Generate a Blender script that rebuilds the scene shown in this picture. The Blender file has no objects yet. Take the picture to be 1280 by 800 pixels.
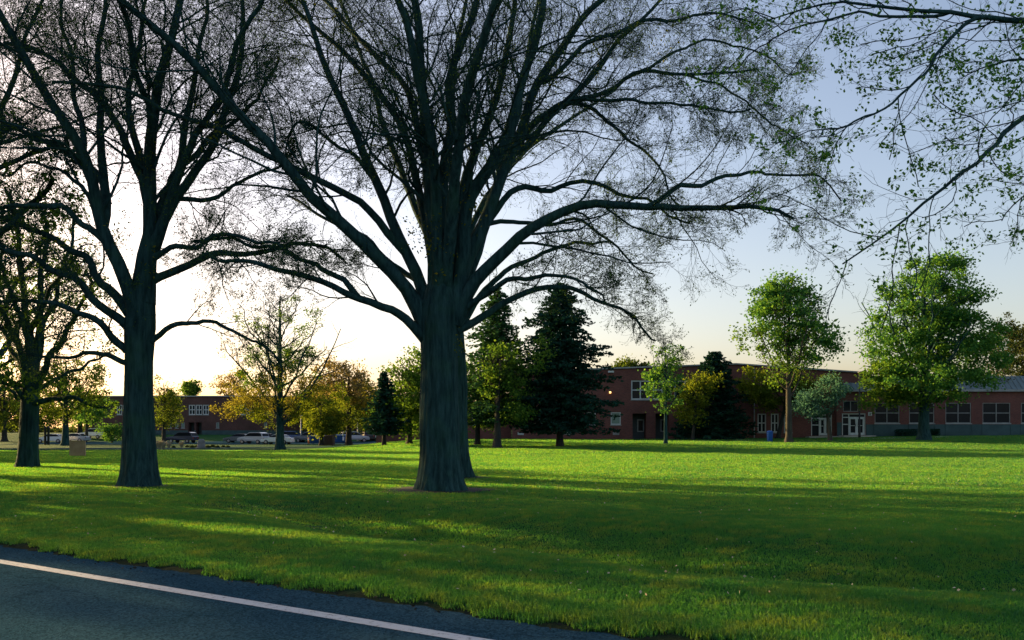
import bpy, math, random
import numpy as np
from mathutils import Vector

# ---------------------------------------------------------------- camera, sky, sun, exposure
SC = bpy.context.scene
COL = SC.collection
F = 1100.0            # focal length in photo pixels (photo 1280 wide)
HY = 535.0            # horizon row
H = 1.65              # eye height
cam_d = bpy.data.cameras.new("camera")
cam = bpy.data.objects.new("camera", cam_d)
COL.objects.link(cam)
cam.location = (0, 0, H)
cam.rotation_euler = (math.radians(90), 0, 0)
cam_d.sensor_width = 36.0
cam_d.lens = 36.0 * F / 1280.0
cam_d.shift_y = (HY - 400.0) / 1280.0
cam_d.clip_start = 0.1
cam_d.clip_end = 3000
SC.camera = cam

SUN_EL = math.radians(12.0)
SUN_AZ = math.radians(-57.0)          # from +Y, positive to the right: the sun is far left, ahead
TO_SUN = Vector((math.sin(SUN_AZ) * math.cos(SUN_EL), math.cos(SUN_AZ) * math.cos(SUN_EL), math.sin(SUN_EL)))
world = bpy.data.worlds.new("World")
SC.world = world
world.use_nodes = True
wn = world.node_tree
sky = wn.nodes.new("ShaderNodeTexSky")
sky.sky_type = 'NISHITA'
sky.sun_disc = False
sky.sun_elevation = SUN_EL
sky.sun_rotation = SUN_AZ
sky.altitude = 100
sky.air_density = 1.0
sky.dust_density = 2.6
sky.ozone_density = 1.8
tint = wn.nodes.new("ShaderNodeMixRGB"); tint.blend_type = 'MULTIPLY'; tint.inputs[0].default_value = 1.0
tint.inputs[2].default_value = (1.13, 0.945, 0.89, 1)      # white balance of the air: a touch towards lavender
wn.links.new(sky.outputs[0], tint.inputs[1]); wn.links.new(tint.outputs[0], wn.nodes["Background"].inputs[0])
wn.nodes["Background"].inputs[1].default_value = 0.1
sun_d = bpy.data.lights.new("sun", 'SUN')
sun_d.energy = 5.0
sun_d.angle = math.radians(0.5)
sun_d.color = (1.0, 0.67, 0.28)
sun_o = bpy.data.objects.new("sun", sun_d)
COL.objects.link(sun_o)
sun_o.rotation_euler = TO_SUN.to_track_quat('Z', 'Y').to_euler()
sun_o.location = (-40, 30, 40)
SC.view_settings.view_transform = 'Standard'
SC.view_settings.look = 'None'
SC.view_settings.gamma = 1
SC.view_settings.exposure = 1.65
SC.render.engine = 'CYCLES'
SC.cycles.max_bounces = 6
SC.cycles.transparent_max_bounces = 4
SC.cycles.transmission_bounces = 4

rng = np.random.default_rng(7)
random.seed(7)

# ---------------------------------------------------------------- terrain shape
U = np.array([0.832, -0.555])          # along the road, to the right and nearer
NRM = np.array([0.555, 0.832])         # across the road, away from the camera
ROAD_EDGE = 6.25

def sst(a, b, x):
    t = np.clip((x - a) / (b - a), 0, 1)
    return t * t * (3 - 2 * t)

def zt(x, y):
    x = np.asarray(x, float); y = np.asarray(y, float)
    s = x * NRM[0] + y * NRM[1]
    t = x * U[0] + y * U[1]
    z = np.zeros_like(s)
    verge = 0.05 * sst(6.2, 6.6, s) + 0.05 * sst(6.6, 8.6, s)
    fade = sst(-17, -9, t)
    wob = 0.5 * np.sin(t * 0.35) + 0.25 * np.sin(t * 0.9 + 1)
    ditch = -0.5 * np.exp(-((s - 11.2 - wob) / 1.1) ** 2) * fade
    ditch = np.where(s > 11.2 + wob, -0.5 * np.exp(-((s - 11.2 - wob) / 2.2) ** 2) * fade, ditch)
    z = z + verge * (1 - sst(10, 18, s)) + ditch * sst(7.0, 8.6, s)
    z = z + np.where(s < 6.2, -0.05, 0) * (1 - sst(6.0, 6.4, s))
    r = sst(52, 93, y)
    wr = sst(-24, -7, x)
    z = z + r * (wr * 0.45 + (1 - wr) * -0.75)
    z = z + (1 - wr) * sst(140, 160, y) * 1.15
    z = z + r * np.clip(x - 20, 0, 120) * 0.012
    z = z + 0.03 * np.sin(x * 0.31 + 1) * np.sin(y * 0.23) * sst(7, 11, s)
    return z

def gz(x, y):
    return float(zt(x, y))

def wx(px, Y): return (px - 640.0) / F * Y
def wz(py, Y): return H - (py - HY) / F * Y
def W(px, py, Y): return np.array([wx(px, Y), Y, wz(py, Y)])

def hit(px, py):
    """ground point seen at a photo pixel"""
    for Y in np.arange(5, 220, 0.05):
        if wz(py, Y) <= gz(wx(px, Y), Y):
            return wx(px, Y), float(Y)
    return wx(px, 150), 150.0

# ---------------------------------------------------------------- mesh helpers
class MB:
    """collects pieces, builds ONE mesh object"""
    def __init__(self):
        self.v, self.q, self.t, self.n = [], [], [], 0
        self.polys = []
    def add(self, verts, quads=None, tris=None):
        verts = np.asarray(verts, float).reshape(-1, 3)
        if quads is not None and len(quads): self.q.append(np.asarray(quads, np.int64).reshape(-1, 4) + self.n)
        if tris is not None and len(tris): self.t.append(np.asarray(tris, np.int64).reshape(-1, 3) + self.n)
        self.v.append(verts); self.n += len(verts)
        return self
    def box(self, x0, x1, y0, y1, z0, z1):
        v = [(x0,y0,z0),(x1,y0,z0),(x1,y1,z0),(x0,y1,z0),(x0,y0,z1),(x1,y0,z1),(x1,y1,z1),(x0,y1,z1)]
        q = [(0,3,2,1),(4,5,6,7),(0,1,5,4),(1,2,6,5),(2,3,7,6),(3,0,4,7)]
        return self.add(v, q)
    def tube(self, pts, rad, sides=8, cap=True):
        pts = np.asarray(pts, float); rad = np.asarray(rad, float)
        self.tubes(pts[None], rad[None], sides)
        if cap:
            k = len(pts); b = self.n - k * sides
            fan0 = [(b, b + i + 1, b + i) for i in range(1, sides - 1)]
            e = b + (k - 1) * sides
            fan1 = [(e, e + i, e + i + 1) for i in range(1, sides - 1)]
            self.t.append(np.array(fan0 + fan1, np.int64))
        return self
    def tubes(self, P, R, sides):
        """P (N,K,3), R (N,K)"""
        N, K, _ = P.shape
        T = np.gradient(P, axis=1)
        T /= np.linalg.norm(T, axis=2, keepdims=True) + 1e-9
        m = T.mean(axis=1)
        ref = np.where(np.abs(m[:, 2:3]) < 0.8, np.array([[0, 0, 1.0]]), np.array([[1.0, 0, 0]]))
        ref = ref[:, None, :]
        A = np.cross(T, np.broadcast_to(ref, T.shape)); A /= np.linalg.norm(A, axis=2, keepdims=True) + 1e-9
        B = np.cross(T, A)
        th = np.arange(sides) * 2 * math.pi / sides
        V = P[:, :, None, :] + R[:, :, None, None] * (A[:, :, None, :] * np.cos(th)[None, None, :, None] + B[:, :, None, :] * np.sin(th)[None, None, :, None])
        base = (np.arange(N) * K * sides)[:, None, None]
        k = (np.arange(K - 1) * sides)[None, :, None]
        i = np.arange(sides)[None, None, :]; j = (i + 1) % sides
        Q = np.stack([base + k + i + 0 * j, base + k + j, base + k + sides + j, base + k + sides + i], axis=-1).reshape(-1, 4)
        return self.add(V.reshape(-1, 3), Q)
    def leaves(self, C, size, aspect=0.6, rngl=None, flat=0.0):
        """kite quads at centres C with random orientation"""
        g = rngl or rng
        n = len(C)
        if n == 0: return self
        a = g.normal(size=(n, 3)); a[:, 2] *= (1 - flat); a /= np.linalg.norm(a, axis=1, keepdims=True) + 1e-9
        b = g.normal(size=(n, 3)); b -= a * (a * b).sum(1, keepdims=True); b /= np.linalg.norm(b, axis=1, keepdims=True) + 1e-9
        s = (size * g.uniform(0.6, 1.3, n))[:, None] * 0.5
        V = np.stack([C - a * s, C + b * s * aspect + a * s * 0.15, C + a * s, C - b * s * aspect + a * s * 0.15], axis=1)
        Q = np.arange(n * 4).reshape(-1, 4)
        return self.add(V.reshape(-1, 3), Q)
    def build(self, name, mat, parent=None, smooth=False, loc=None):
        v = np.concatenate(self.v) if self.v else np.zeros((0, 3))
        if loc is not None: v = v - np.asarray(loc, float)
        q = np.concatenate(self.q) if self.q else np.zeros((0, 4), np.int64)
        t = np.concatenate(self.t) if self.t else np.zeros((0, 3), np.int64)
        me = bpy.data.meshes.new(name)
        me.vertices.add(len(v)); me.vertices.foreach_set("co", v.astype(np.float32).ravel())
        loops = np.concatenate([q.ravel(), t.ravel()]).astype(np.int32)
        me.loops.add(len(loops)); me.loops.foreach_set("vertex_index", loops)
        npol = len(q) + len(t)
        me.polygons.add(npol)
        ls = np.concatenate([np.arange(len(q)) * 4, len(q) * 4 + np.arange(len(t)) * 3]).astype(np.int32)
        me.polygons.foreach_set("loop_start", ls)
        if not smooth:
            me.polygons.foreach_set("use_smooth", np.zeros(npol, bool))
        me.update(calc_edges=True)
        mats = mat if isinstance(mat, (list, tuple)) else [mat]
        for m in mats: me.materials.append(m)
        o = bpy.data.objects.new(name, me)
        COL.objects.link(o)
        if parent is not None: o.parent = parent
        if loc is not None: o.location = tuple(loc)
        return o

def tag(o, label=None, cat=None, group=None, kind=None):
    if label: o["label"] = label
    if cat: o["category"] = cat
    if group: o["group"] = group
    if kind: o["kind"] = kind
    return o

def thing(name, loc, label, cat, group=None, rz=0.0):
    o = bpy.data.objects.new(name, None)
    o.empty_display_size = 0.3
    COL.objects.link(o)
    o.location = tuple(float(c) for c in loc)
    o.rotation_euler = (0, 0, rz)
    return tag(o, label, cat, group)

def copy_tree(o, parent=None):
    c = o.copy(); COL.objects.link(c)
    c.parent = parent
    for ch in list(o.children): copy_tree(ch, c)
    return c

# ---------------------------------------------------------------- materials
def nodes(name):
    m = bpy.data.materials.new(name); m.use_nodes = True
    nt = m.node_tree
    return m, nt, nt.nodes["Principled BSDF"]

def mat(name, c1, c2=None, scale=6.0, rough=0.8, bump=0.0, spec=0.3, detail=5, metallic=0.0, stretch=(1, 1, 1), fac=(0.35, 0.65)):
    m, nt, p = nodes(name)
    p.inputs["Roughness"].default_value = rough
    p.inputs["Specular IOR Level"].default_value = spec
    p.inputs["Metallic"].default_value = metallic
    c2 = c2 or tuple(c * 0.75 for c in c1)
    tc = nt.nodes.new("ShaderNodeTexCoord")
    mp = nt.nodes.new("ShaderNodeMapping"); mp.inputs["Scale"].default_value = stretch
    nz = nt.nodes.new("ShaderNodeTexNoise"); nz.inputs["Scale"].default_value = scale; nz.inputs["Detail"].default_value = detail
    cr = nt.nodes.new("ShaderNodeValToRGB")
    cr.color_ramp.elements[0].position = fac[0]; cr.color_ramp.elements[1].position = fac[1]
    cr.color_ramp.elements[0].color = (*c1, 1); cr.color_ramp.elements[1].color = (*c2, 1)
    nt.links.new(tc.outputs["Object"], mp.inputs[0]); nt.links.new(mp.outputs[0], nz.inputs["Vector"])
    nt.links.new(nz.outputs[0], cr.inputs[0]); nt.links.new(cr.outputs[0], p.inputs["Base Color"])
    if bump:
        b = nt.nodes.new("ShaderNodeBump"); b.inputs["Strength"].default_value = bump; b.inputs["Distance"].default_value = 0.05
        nt.links.new(nz.outputs[0], b.inputs["Height"]); nt.links.new(b.outputs[0], p.inputs["Normal"])
    return m

def leafmat(name, c1, c2, trans=0.5, tint=(1.25, 1.15, 0.5), scale=0.7):
    """leaf: diffuse + translucent, colour varies from leaf to leaf and from limb to limb"""
    m = bpy.data.materials.new(name); m.use_nodes = True
    nt = m.node_tree; nt.nodes.clear()
    out = nt.nodes.new("ShaderNodeOutputMaterial")
    geo = nt.nodes.new("ShaderNodeNewGeometry")
    nz = nt.nodes.new("ShaderNodeTexNoise"); nz.inputs["Scale"].default_value = scale; nz.inputs["Detail"].default_value = 3
    nt.links.new(geo.outputs["Position"], nz.inputs["Vector"])
    add = nt.nodes.new("ShaderNodeMath"); add.operation = 'MULTIPLY_ADD'; add.inputs[1].default_value = 0.55; add.inputs[2].default_value = -0.05
    nt.links.new(geo.outputs["Random Per Island"], add.inputs[0])
    ad2 = nt.nodes.new("ShaderNodeMath"); ad2.operation = 'ADD'
    ml = nt.nodes.new("ShaderNodeMath"); ml.operation = 'MULTIPLY'; ml.inputs[1].default_value = 0.5
    nt.links.new(nz.outputs[0], ml.inputs[0]); nt.links.new(ml.outputs[0], ad2.inputs[0]); nt.links.new(add.outputs[0], ad2.inputs[1])
    cr = nt.nodes.new("ShaderNodeValToRGB")
    cr.color_ramp.elements[0].position = 0.2; cr.color_ramp.elements[1].position = 0.75
    cr.color_ramp.elements[0].color = (*c1, 1); cr.color_ramp.elements[1].color = (*c2, 1)
    nt.links.new(ad2.outputs[0], cr.inputs[0])
    d = nt.nodes.new("ShaderNodeBsdfDiffuse"); tr = nt.nodes.new("ShaderNodeBsdfTranslucent")
    vm = nt.nodes.new("ShaderNodeVectorMath"); vm.operation = 'MULTIPLY'; vm.inputs[1].default_value = tint
    nt.links.new(cr.outputs[0], d.inputs[0]); nt.links.new(cr.outputs[0], vm.inputs[0]); nt.links.new(vm.outputs[0], tr.inputs[0])
    mx = nt.nodes.new("ShaderNodeMixShader"); mx.inputs[0].default_value = trans
    nt.links.new(d.outputs[0], mx.inputs[1]); nt.links.new(tr.outputs[0], mx.inputs[2])
    nt.links.new(mx.outputs[0], out.inputs[0])
    return m

def barkmat(name, c1, c2, moss=(0.05, 0.085, 0.03), moss_amt=0.35, sc=9.0):
    m, nt, p = nodes(name)
    p.inputs["Roughness"].default_value = 0.95; p.inputs["Specular IOR Level"].default_value = 0.1
    tc = nt.nodes.new("ShaderNodeTexCoord")
    mp = nt.nodes.new("ShaderNodeMapping"); mp.inputs["Scale"].default_value = (1, 1, 0.16)
    nt.links.new(tc.outputs["Object"], mp.inputs[0])
    nz = nt.nodes.new("ShaderNodeTexNoise"); nz.inputs["Scale"].default_value = sc; nz.inputs["Detail"].default_value = 8; nz.inputs["Roughness"].default_value = 0.65
    nt.links.new(mp.outputs[0], nz.inputs["Vector"])
    cr = nt.nodes.new("ShaderNodeValToRGB")
    cr.color_ramp.elements[0].position = 0.35; cr.color_ramp.elements[1].position = 0.65
    cr.color_ramp.elements[0].color = (*c2, 1); cr.color_ramp.elements[1].color = (*c1, 1)
    nt.links.new(nz.outputs[0], cr.inputs[0])
    n2 = nt.nodes.new("ShaderNodeTexNoise"); n2.inputs["Scale"].default_value = 1.3; n2.inputs["Detail"].default_value = 6
    nt.links.new(tc.outputs["Object"], n2.inputs["Vector"])
    c2r = nt.nodes.new("ShaderNodeValToRGB"); c2r.color_ramp.elements[0].position = 0.5; c2r.color_ramp.elements[1].position = 0.72
    c2r.color_ramp.elements[1].color = (moss_amt,) * 3 + (1,)
    nt.links.new(n2.outputs[0], c2r.inputs[0])
    mx = nt.nodes.new("ShaderNodeMixRGB"); mx.inputs[2].default_value = (*moss, 1)
    nt.links.new(c2r.outputs[0], mx.inputs[0]); nt.links.new(cr.outputs[0], mx.inputs[1]); nt.links.new(mx.outputs[0], p.inputs["Base Color"])
    b = nt.nodes.new("ShaderNodeBump"); b.inputs["Strength"].default_value = 0.9; b.inputs["Distance"].default_value = 0.06
    nt.links.new(nz.outputs[0], b.inputs["Height"]); nt.links.new(b.outputs[0], p.inputs["Normal"])
    return m

def brickmat(name, c1, c2, mortar):
    m, nt, p = nodes(name)
    p.inputs["Roughness"].default_value = 0.9; p.inputs["Specular IOR Level"].default_value = 0.15
    geo = nt.nodes.new("ShaderNodeNewGeometry")
    sp = nt.nodes.new("ShaderNodeSeparateXYZ"); nt.links.new(geo.outputs["Position"], sp.inputs[0])
    ad = nt.nodes.new("ShaderNodeMath"); ad.operation = 'ADD'
    nt.links.new(sp.outputs[0], ad.inputs[0]); nt.links.new(sp.outputs[1], ad.inputs[1])
    cb = nt.nodes.new("ShaderNodeCombineXYZ"); nt.links.new(ad.outputs[0], cb.inputs[0]); nt.links.new(sp.outputs[2], cb.inputs[1])
    br = nt.nodes.new("ShaderNodeTexBrick")
    br.inputs["Scale"].default_value = 1.0; br.inputs["Brick Width"].default_value = 0.22; br.inputs["Row Height"].default_value = 0.075
    br.inputs["Mortar Size"].default_value = 0.008
    br.inputs["Color1"].default_value = (*c1, 1); br.inputs["Color2"].default_value = (*c2, 1); br.inputs["Mortar"].default_value = (*mortar, 1)
    nt.links.new(cb.outputs[0], br.inputs["Vector"])
    nz = nt.nodes.new("ShaderNodeTexNoise"); nz.inputs["Scale"].default_value = 0.45; nz.inputs["Detail"].default_value = 6
    nt.links.new(geo.outputs["Position"], nz.inputs["Vector"])
    cr = nt.nodes.new("ShaderNodeValToRGB"); cr.color_ramp.elements[0].position = 0.3; cr.color_ramp.elements[1].position = 0.7
    cr.color_ramp.elements[0].color = (0.72, 0.72, 0.72, 1); cr.color_ramp.elements[1].color = (1.12, 1.05, 1.0, 1)
    nt.links.new(nz.outputs[0], cr.inputs[0])
    mx = nt.nodes.new("ShaderNodeMixRGB"); mx.blend_type = 'MULTIPLY'; mx.inputs[0].default_value = 1
    nt.links.new(br.outputs[0], mx.inputs[1]); nt.links.new(cr.outputs[0], mx.inputs[2]); nt.links.new(mx.outputs[0], p.inputs["Base Color"])
    return m

M = {}
M['bark'] = barkmat('oak_bark', (0.030, 0.078, 0.078), (0.007, 0.024, 0.026), moss=(0.03, 0.095, 0.04))
M['twig'] = barkmat('twig_bark', (0.016, 0.052, 0.046), (0.009, 0.032, 0.031), moss=(0.05, 0.085, 0.03), moss_amt=0.5, sc=4)
M['bark_pale'] = barkmat('pale_bark', (0.085, 0.078, 0.06), (0.035, 0.034, 0.03), moss_amt=0.2)
M['bark_dark'] = barkmat('dark_bark', (0.05, 0.05, 0.045), (0.02, 0.024, 0.024), moss_amt=0.15)
M['bud'] = leafmat('young_oak_leaf', (0.030, 0.075, 0.03), (0.09, 0.16, 0.04), 0.4)
M['sprout'] = leafmat('yellow_green_sprout', (0.07, 0.11, 0.02), (0.20, 0.20, 0.03), 0.5)
M['maple'] = leafmat('green_maple_leaf', (0.034, 0.14, 0.044), (0.11, 0.27, 0.055), 0.5, tint=(1.6, 1.2, 0.5))
M['maple_lime'] = leafmat('lime_maple_leaf', (0.045, 0.13, 0.03), (0.14, 0.24, 0.04), 0.5)
M['yellow'] = leafmat('yellow_spring_leaf', (0.085, 0.14, 0.02), (0.22, 0.25, 0.03), 0.5, tint=(1.15, 1.15, 0.5))
M['orange'] = leafmat('orange_spring_leaf', (0.13, 0.12, 0.025), (0.27, 0.23, 0.045), 0.5, tint=(1.1, 1.15, 0.6))
M['tan'] = leafmat('tan_blossom', (0.15, 0.12, 0.05), (0.28, 0.22, 0.09), 0.5, tint=(1.1, 1.1, 0.7))
M['olive'] = leafmat('olive_leaf', (0.045, 0.09, 0.020), (0.13, 0.18, 0.03), 0.5)
M['greygreen'] = leafmat('grey_green_leaf', (0.05, 0.14, 0.10), (0.13, 0.27, 0.18), 0.4, tint=(1, 1.05, 0.8))
M['needle'] = leafmat('dark_needle', (0.008, 0.034, 0.028), (0.020, 0.065, 0.042), 0.15)
M['needle_lit'] = leafmat('spruce_needle', (0.014, 0.06, 0.034), (0.05, 0.12, 0.04), 0.25)
M['shrub'] = leafmat('shrub_leaf', (0.03, 0.05, 0.02), (0.07, 0.09, 0.03), 0.35)
M['dry'] = leafmat('dry_stem', (0.25, 0.24, 0.17), (0.45, 0.42, 0.30), 0.3, tint=(1, 1, 0.9))
M['brick'] = brickmat('red_brick', (0.185, 0.066, 0.054), (0.12, 0.045, 0.042), (0.16, 0.115, 0.10))
M['brick_old'] = brickmat('brown_brick', (0.11, 0.055, 0.05), (0.08, 0.042, 0.038), (0.11, 0.085, 0.075))
M['white'] = mat('white_frame_paint', (0.52, 0.55, 0.54), (0.42, 0.46, 0.45), 3, 0.5)
M['trim'] = mat('weathered_trim', (0.30, 0.31, 0.30), (0.22, 0.23, 0.23), 2, 0.6)
M['block'] = mat('painted_block', (0.05, 0.095, 0.10), (0.038, 0.072, 0.078), 1.2, 0.85)
M['metalroof'] = mat('grey_metal_roof', (0.15, 0.20, 0.21), (0.11, 0.15, 0.16), 1.0, 0.5, metallic=0.0)
M['roofdark'] = mat('dark_roof', (0.06, 0.06, 0.06), (0.04, 0.04, 0.04), 1, 0.9)
M['recess'] = mat('recess_wall', (0.08, 0.10, 0.10), (0.06, 0.075, 0.08), 1, 0.9)
M['concrete'] = mat('path_concrete', (0.42, 0.40, 0.35), (0.32, 0.31, 0.28), 1.5, 0.9)
M['black'] = mat('black_metal', (0.02, 0.022, 0.024), (0.03, 0.03, 0.03), 8, 0.5)
M['rubber'] = mat('tyre_rubber', (0.02, 0.02, 0.02), (0.03, 0.03, 0.03), 8, 0.9)
M['steel'] = mat('wheel_steel', (0.4, 0.4, 0.42), (0.3, 0.3, 0.3), 8, 0.35, metallic=0.8)
M['pole'] = mat('pale_pole', (0.45, 0.44, 0.40), (0.36, 0.36, 0.33), 3, 0.6)
M['tanboard'] = mat('tan_board', (0.50, 0.37, 0.22), (0.40, 0.28, 0.16), 2.5, 0.85)
M['dumpster'] = mat('blue_steel', (0.012, 0.07, 0.22), (0.02, 0.09, 0.25), 2, 0.5)
M['bluebin'] = mat('blue_plastic', (0.01, 0.09, 0.36), (0.015, 0.10, 0.40), 2, 0.5)
M['brownbin'] = mat('rusty_brown_steel', (0.045, 0.032, 0.022), (0.065, 0.04, 0.025), 2, 0.8)
M['label'] = mat('white_sticker', (0.7, 0.72, 0.75), (0.62, 0.65, 0.7), 3, 0.5)
M['orangepaint'] = mat('orange_post_paint', (0.55, 0.16, 0.04), (0.45, 0.13, 0.04), 3, 0.6)
M['stone'] = mat('grey_stone', (0.24, 0.24, 0.23), (0.15, 0.16, 0.16), 3, 0.9, bump=0.3)

def glassmat(name, col, rough=0.06, spec=0.09):
    m, nt, p = nodes(name)
    nz = nt.nodes.new("ShaderNodeTexNoise"); nz.inputs["Scale"].default_value = 0.6
    geo = nt.nodes.new("ShaderNodeNewGeometry"); nt.links.new(geo.outputs["Position"], nz.inputs["Vector"])
    cr = nt.nodes.new("ShaderNodeValToRGB"); cr.color_ramp.elements[0].color = (*[c * 0.6 for c in col], 1); cr.color_ramp.elements[1].color = (*[c * 1.4 for c in col], 1)
    nt.links.new(nz.outputs[0], cr.inputs[0]); nt.links.new(cr.outputs[0], p.inputs["Base Color"])
    p.inputs["Roughness"].default_value = rough; p.inputs["Specular IOR Level"].default_value = spec
    return m
M['glass'] = glassmat('dark_window_glass', (0.015, 0.02, 0.025))
M['glass_blind'] = glassmat('window_with_blind', (0.16, 0.24, 0.20), 0.2, 0.4)
M['carglass'] = glassmat('car_glass', (0.01, 0.012, 0.015))

def paintmat(name, col):
    m, nt, p = nodes(name)
    p.inputs["Base Color"].default_value = (*col, 1); p.inputs["Roughness"].default_value = 0.3
    p.inputs["Coat Weight"].default_value = 0.6; p.inputs["Coat Roughness"].default_value = 0.08
    nz = nt.nodes.new("ShaderNodeTexNoise"); nz.inputs["Scale"].default_value = 2.5
    mr = nt.nodes.new("ShaderNodeMapRange"); mr.inputs[3].default_value = 0.25; mr.inputs[4].default_value = 0.45
    nt.links.new(nz.outputs[0], mr.inputs[0]); nt.links.new(mr.outputs[0], p.inputs["Roughness"])
    return m
def emitmat(name, col, s):
    m, nt, p = nodes(name)
    p.inputs["Emission Color"].default_value = (*col, 1); p.inputs["Emission Strength"].default_value = s
    return m
M['lampglow'] = emitmat('lamp_glow', (1.0, 0.50, 0.12), 1.0)

# lawn (ground under the blades) and blades share their large colour patches
def lawn_color(nt, ca, cb, cc):
    geo = nt.nodes.new("ShaderNodeNewGeometry")
    n1 = nt.nodes.new("ShaderNodeTexNoise"); n1.inputs["Scale"].default_value = 0.22; n1.inputs["Detail"].default_value = 6; n1.inputs["Roughness"].default_value = 0.6
    n2 = nt.nodes.new("ShaderNodeTexNoise"); n2.inputs["Scale"].default_value = 2.6; n2.inputs["Detail"].default_value = 5
    nt.links.new(geo.outputs["Position"], n1.inputs["Vector"]); nt.links.new(geo.outputs["Position"], n2.inputs["Vector"])
    r1 = nt.nodes.new("ShaderNodeValToRGB"); r1.color_ramp.elements[0].position = 0.35; r1.color_ramp.elements[1].position = 0.68
    r1.color_ramp.elements[0].color = (*ca, 1); r1.color_ramp.elements[1].color = (*cb, 1)
    nt.links.new(n1.outputs[0], r1.inputs[0])
    r2 = nt.nodes.new("ShaderNodeValToRGB"); r2.color_ramp.elements[0].position = 0.45; r2.color_ramp.elements[1].position = 0.75
    r2.color_ramp.elements[0].color = (0, 0, 0, 1); r2.color_ramp.elements[1].color = (0.6, 0.6, 0.6, 1)
    nt.links.new(n2.outputs[0], r2.inputs[0])
    mx = nt.nodes.new("ShaderNodeMixRGB"); mx.inputs[2].default_value = (*cc, 1)
    nt.links.new(r2.outputs[0], mx.inputs[0]); nt.links.new(r1.outputs[0], mx.inputs[1])
    return geo, mx

def groundmat():
    m, nt, p = nodes('lawn_soil_and_turf')
    p.inputs["Roughness"].default_value = 1.0; p.inputs["Specular IOR Level"].default_value = 0.05
    geo, mx = lawn_color(nt, (0.007, 0.060, 0.018), (0.012, 0.075, 0.018), (0.022, 0.08, 0.020))
    # bare soil strip along the road edge: by distance across the road
    sp = nt.nodes.new("ShaderNodeVectorMath"); sp.operation = 'DOT_PRODUCT'; sp.inputs[1].default_value = (NRM[0], NRM[1], 0)
    nt.links.new(geo.outputs["Position"], sp.inputs[0])
    nz = nt.nodes.new("ShaderNodeTexNoise"); nz.inputs["Scale"].default_value = 2.0; nz.inputs["Detail"].default_value = 6
    nt.links.new(geo.outputs["Position"], nz.inputs["Vector"])
    ad = nt.nodes.new("ShaderNodeMath"); ad.operation = 'MULTIPLY_ADD'; ad.inputs[1].default_value = -0.8
    nt.links.new(nz.outputs[0], ad.inputs[0]); nt.links.new(sp.outputs["Value"], ad.inputs[2])
    mr = nt.nodes.new("ShaderNodeMapRange"); mr.inputs[1].default_value = 6.0; mr.inputs[2].default_value = 6.25; mr.inputs[3].default_value = 1; mr.inputs[4].default_value = 0
    nt.links.new(ad.outputs[0], mr.inputs[0])
    m2 = nt.nodes.new("ShaderNodeMixRGB"); m2.inputs[2].default_value = (0.016, 0.026, 0.012, 1)
    nt.links.new(mr.outputs[0], m2.inputs[0]); nt.links.new(mx.outputs[0], m2.inputs[1])
    nt.links.new(m2.outputs[0], p.inputs["Base Color"])
    n3 = nt.nodes.new("ShaderNodeTexNoise"); n3.inputs["Scale"].default_value = 18; n3.inputs["Detail"].default_value = 4
    nt.links.new(geo.outputs["Position"], n3.inputs["Vector"])
    b = nt.nodes.new("ShaderNodeBump"); b.inputs["Strength"].default_value = 0.6; b.inputs["Distance"].default_value = 0.05
    nt.links.new(n3.outputs[0], b.inputs["Height"]); nt.links.new(b.outputs[0], p.inputs["Normal"])
    return m
M['ground'] = groundmat()

def blademat():
    m = bpy.data.materials.new('grass_blade'); m.use_nodes = True
    nt = m.node_tree; nt.nodes.clear()
    out = nt.nodes.new("ShaderNodeOutputMaterial")
    geo, mx = lawn_color(nt, (0.003, 0.088, 0.044), (0.007, 0.130, 0.046), (0.021, 0.150, 0.046))
    rnd = nt.nodes.new("ShaderNodeValToRGB")
    rnd.color_ramp.elements[0].color = (0.75, 0.8, 0.75, 1); rnd.color_ramp.elements[1].color = (1.25, 1.15, 1.1, 1)
    nt.links.new(geo.outputs["Random Per Island"], rnd.inputs[0])
    mu = nt.nodes.new("ShaderNodeMixRGB"); mu.blend_type = 'MULTIPLY'; mu.inputs[0].default_value = 1
    nt.links.new(mx.outputs[0], mu.inputs[1]); nt.links.new(rnd.outputs[0], mu.inputs[2])
    d = nt.nodes.new("ShaderNodeBsdfDiffuse"); tr = nt.nodes.new("ShaderNodeBsdfTranslucent")
    vm = nt.nodes.new("ShaderNodeVectorMath"); vm.operation = 'MULTIPLY'; vm.inputs[1].default_value = (23.5, 3.3, 0.7)
    nt.links.new(mu.outputs[0], d.inputs[0]); nt.links.new(mu.outputs[0], vm.inputs[0]); nt.links.new(vm.outputs[0], tr.inputs[0])
    ms = nt.nodes.new("ShaderNodeMixShader"); ms.inputs[0].default_value = 0.6
    nt.links.new(d.outputs[0], ms.inputs[1]); nt.links.new(tr.outputs[0], ms.inputs[2])
    gl_ = nt.nodes.new("ShaderNodeBsdfGlossy"); gl_.inputs["Roughness"].default_value = 0.45; gl_.inputs["Color"].default_value = (0.9, 0.9, 0.9, 1)
    m2 = nt.nodes.new("ShaderNodeMixShader"); m2.inputs[0].default_value = 0.015
    nt.links.new(ms.outputs[0], m2.inputs[1]); nt.links.new(gl_.outputs[0], m2.inputs[2]); nt.links.new(m2.outputs[0], out.inputs[0])
    return m
M['blade'] = blademat()

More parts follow.
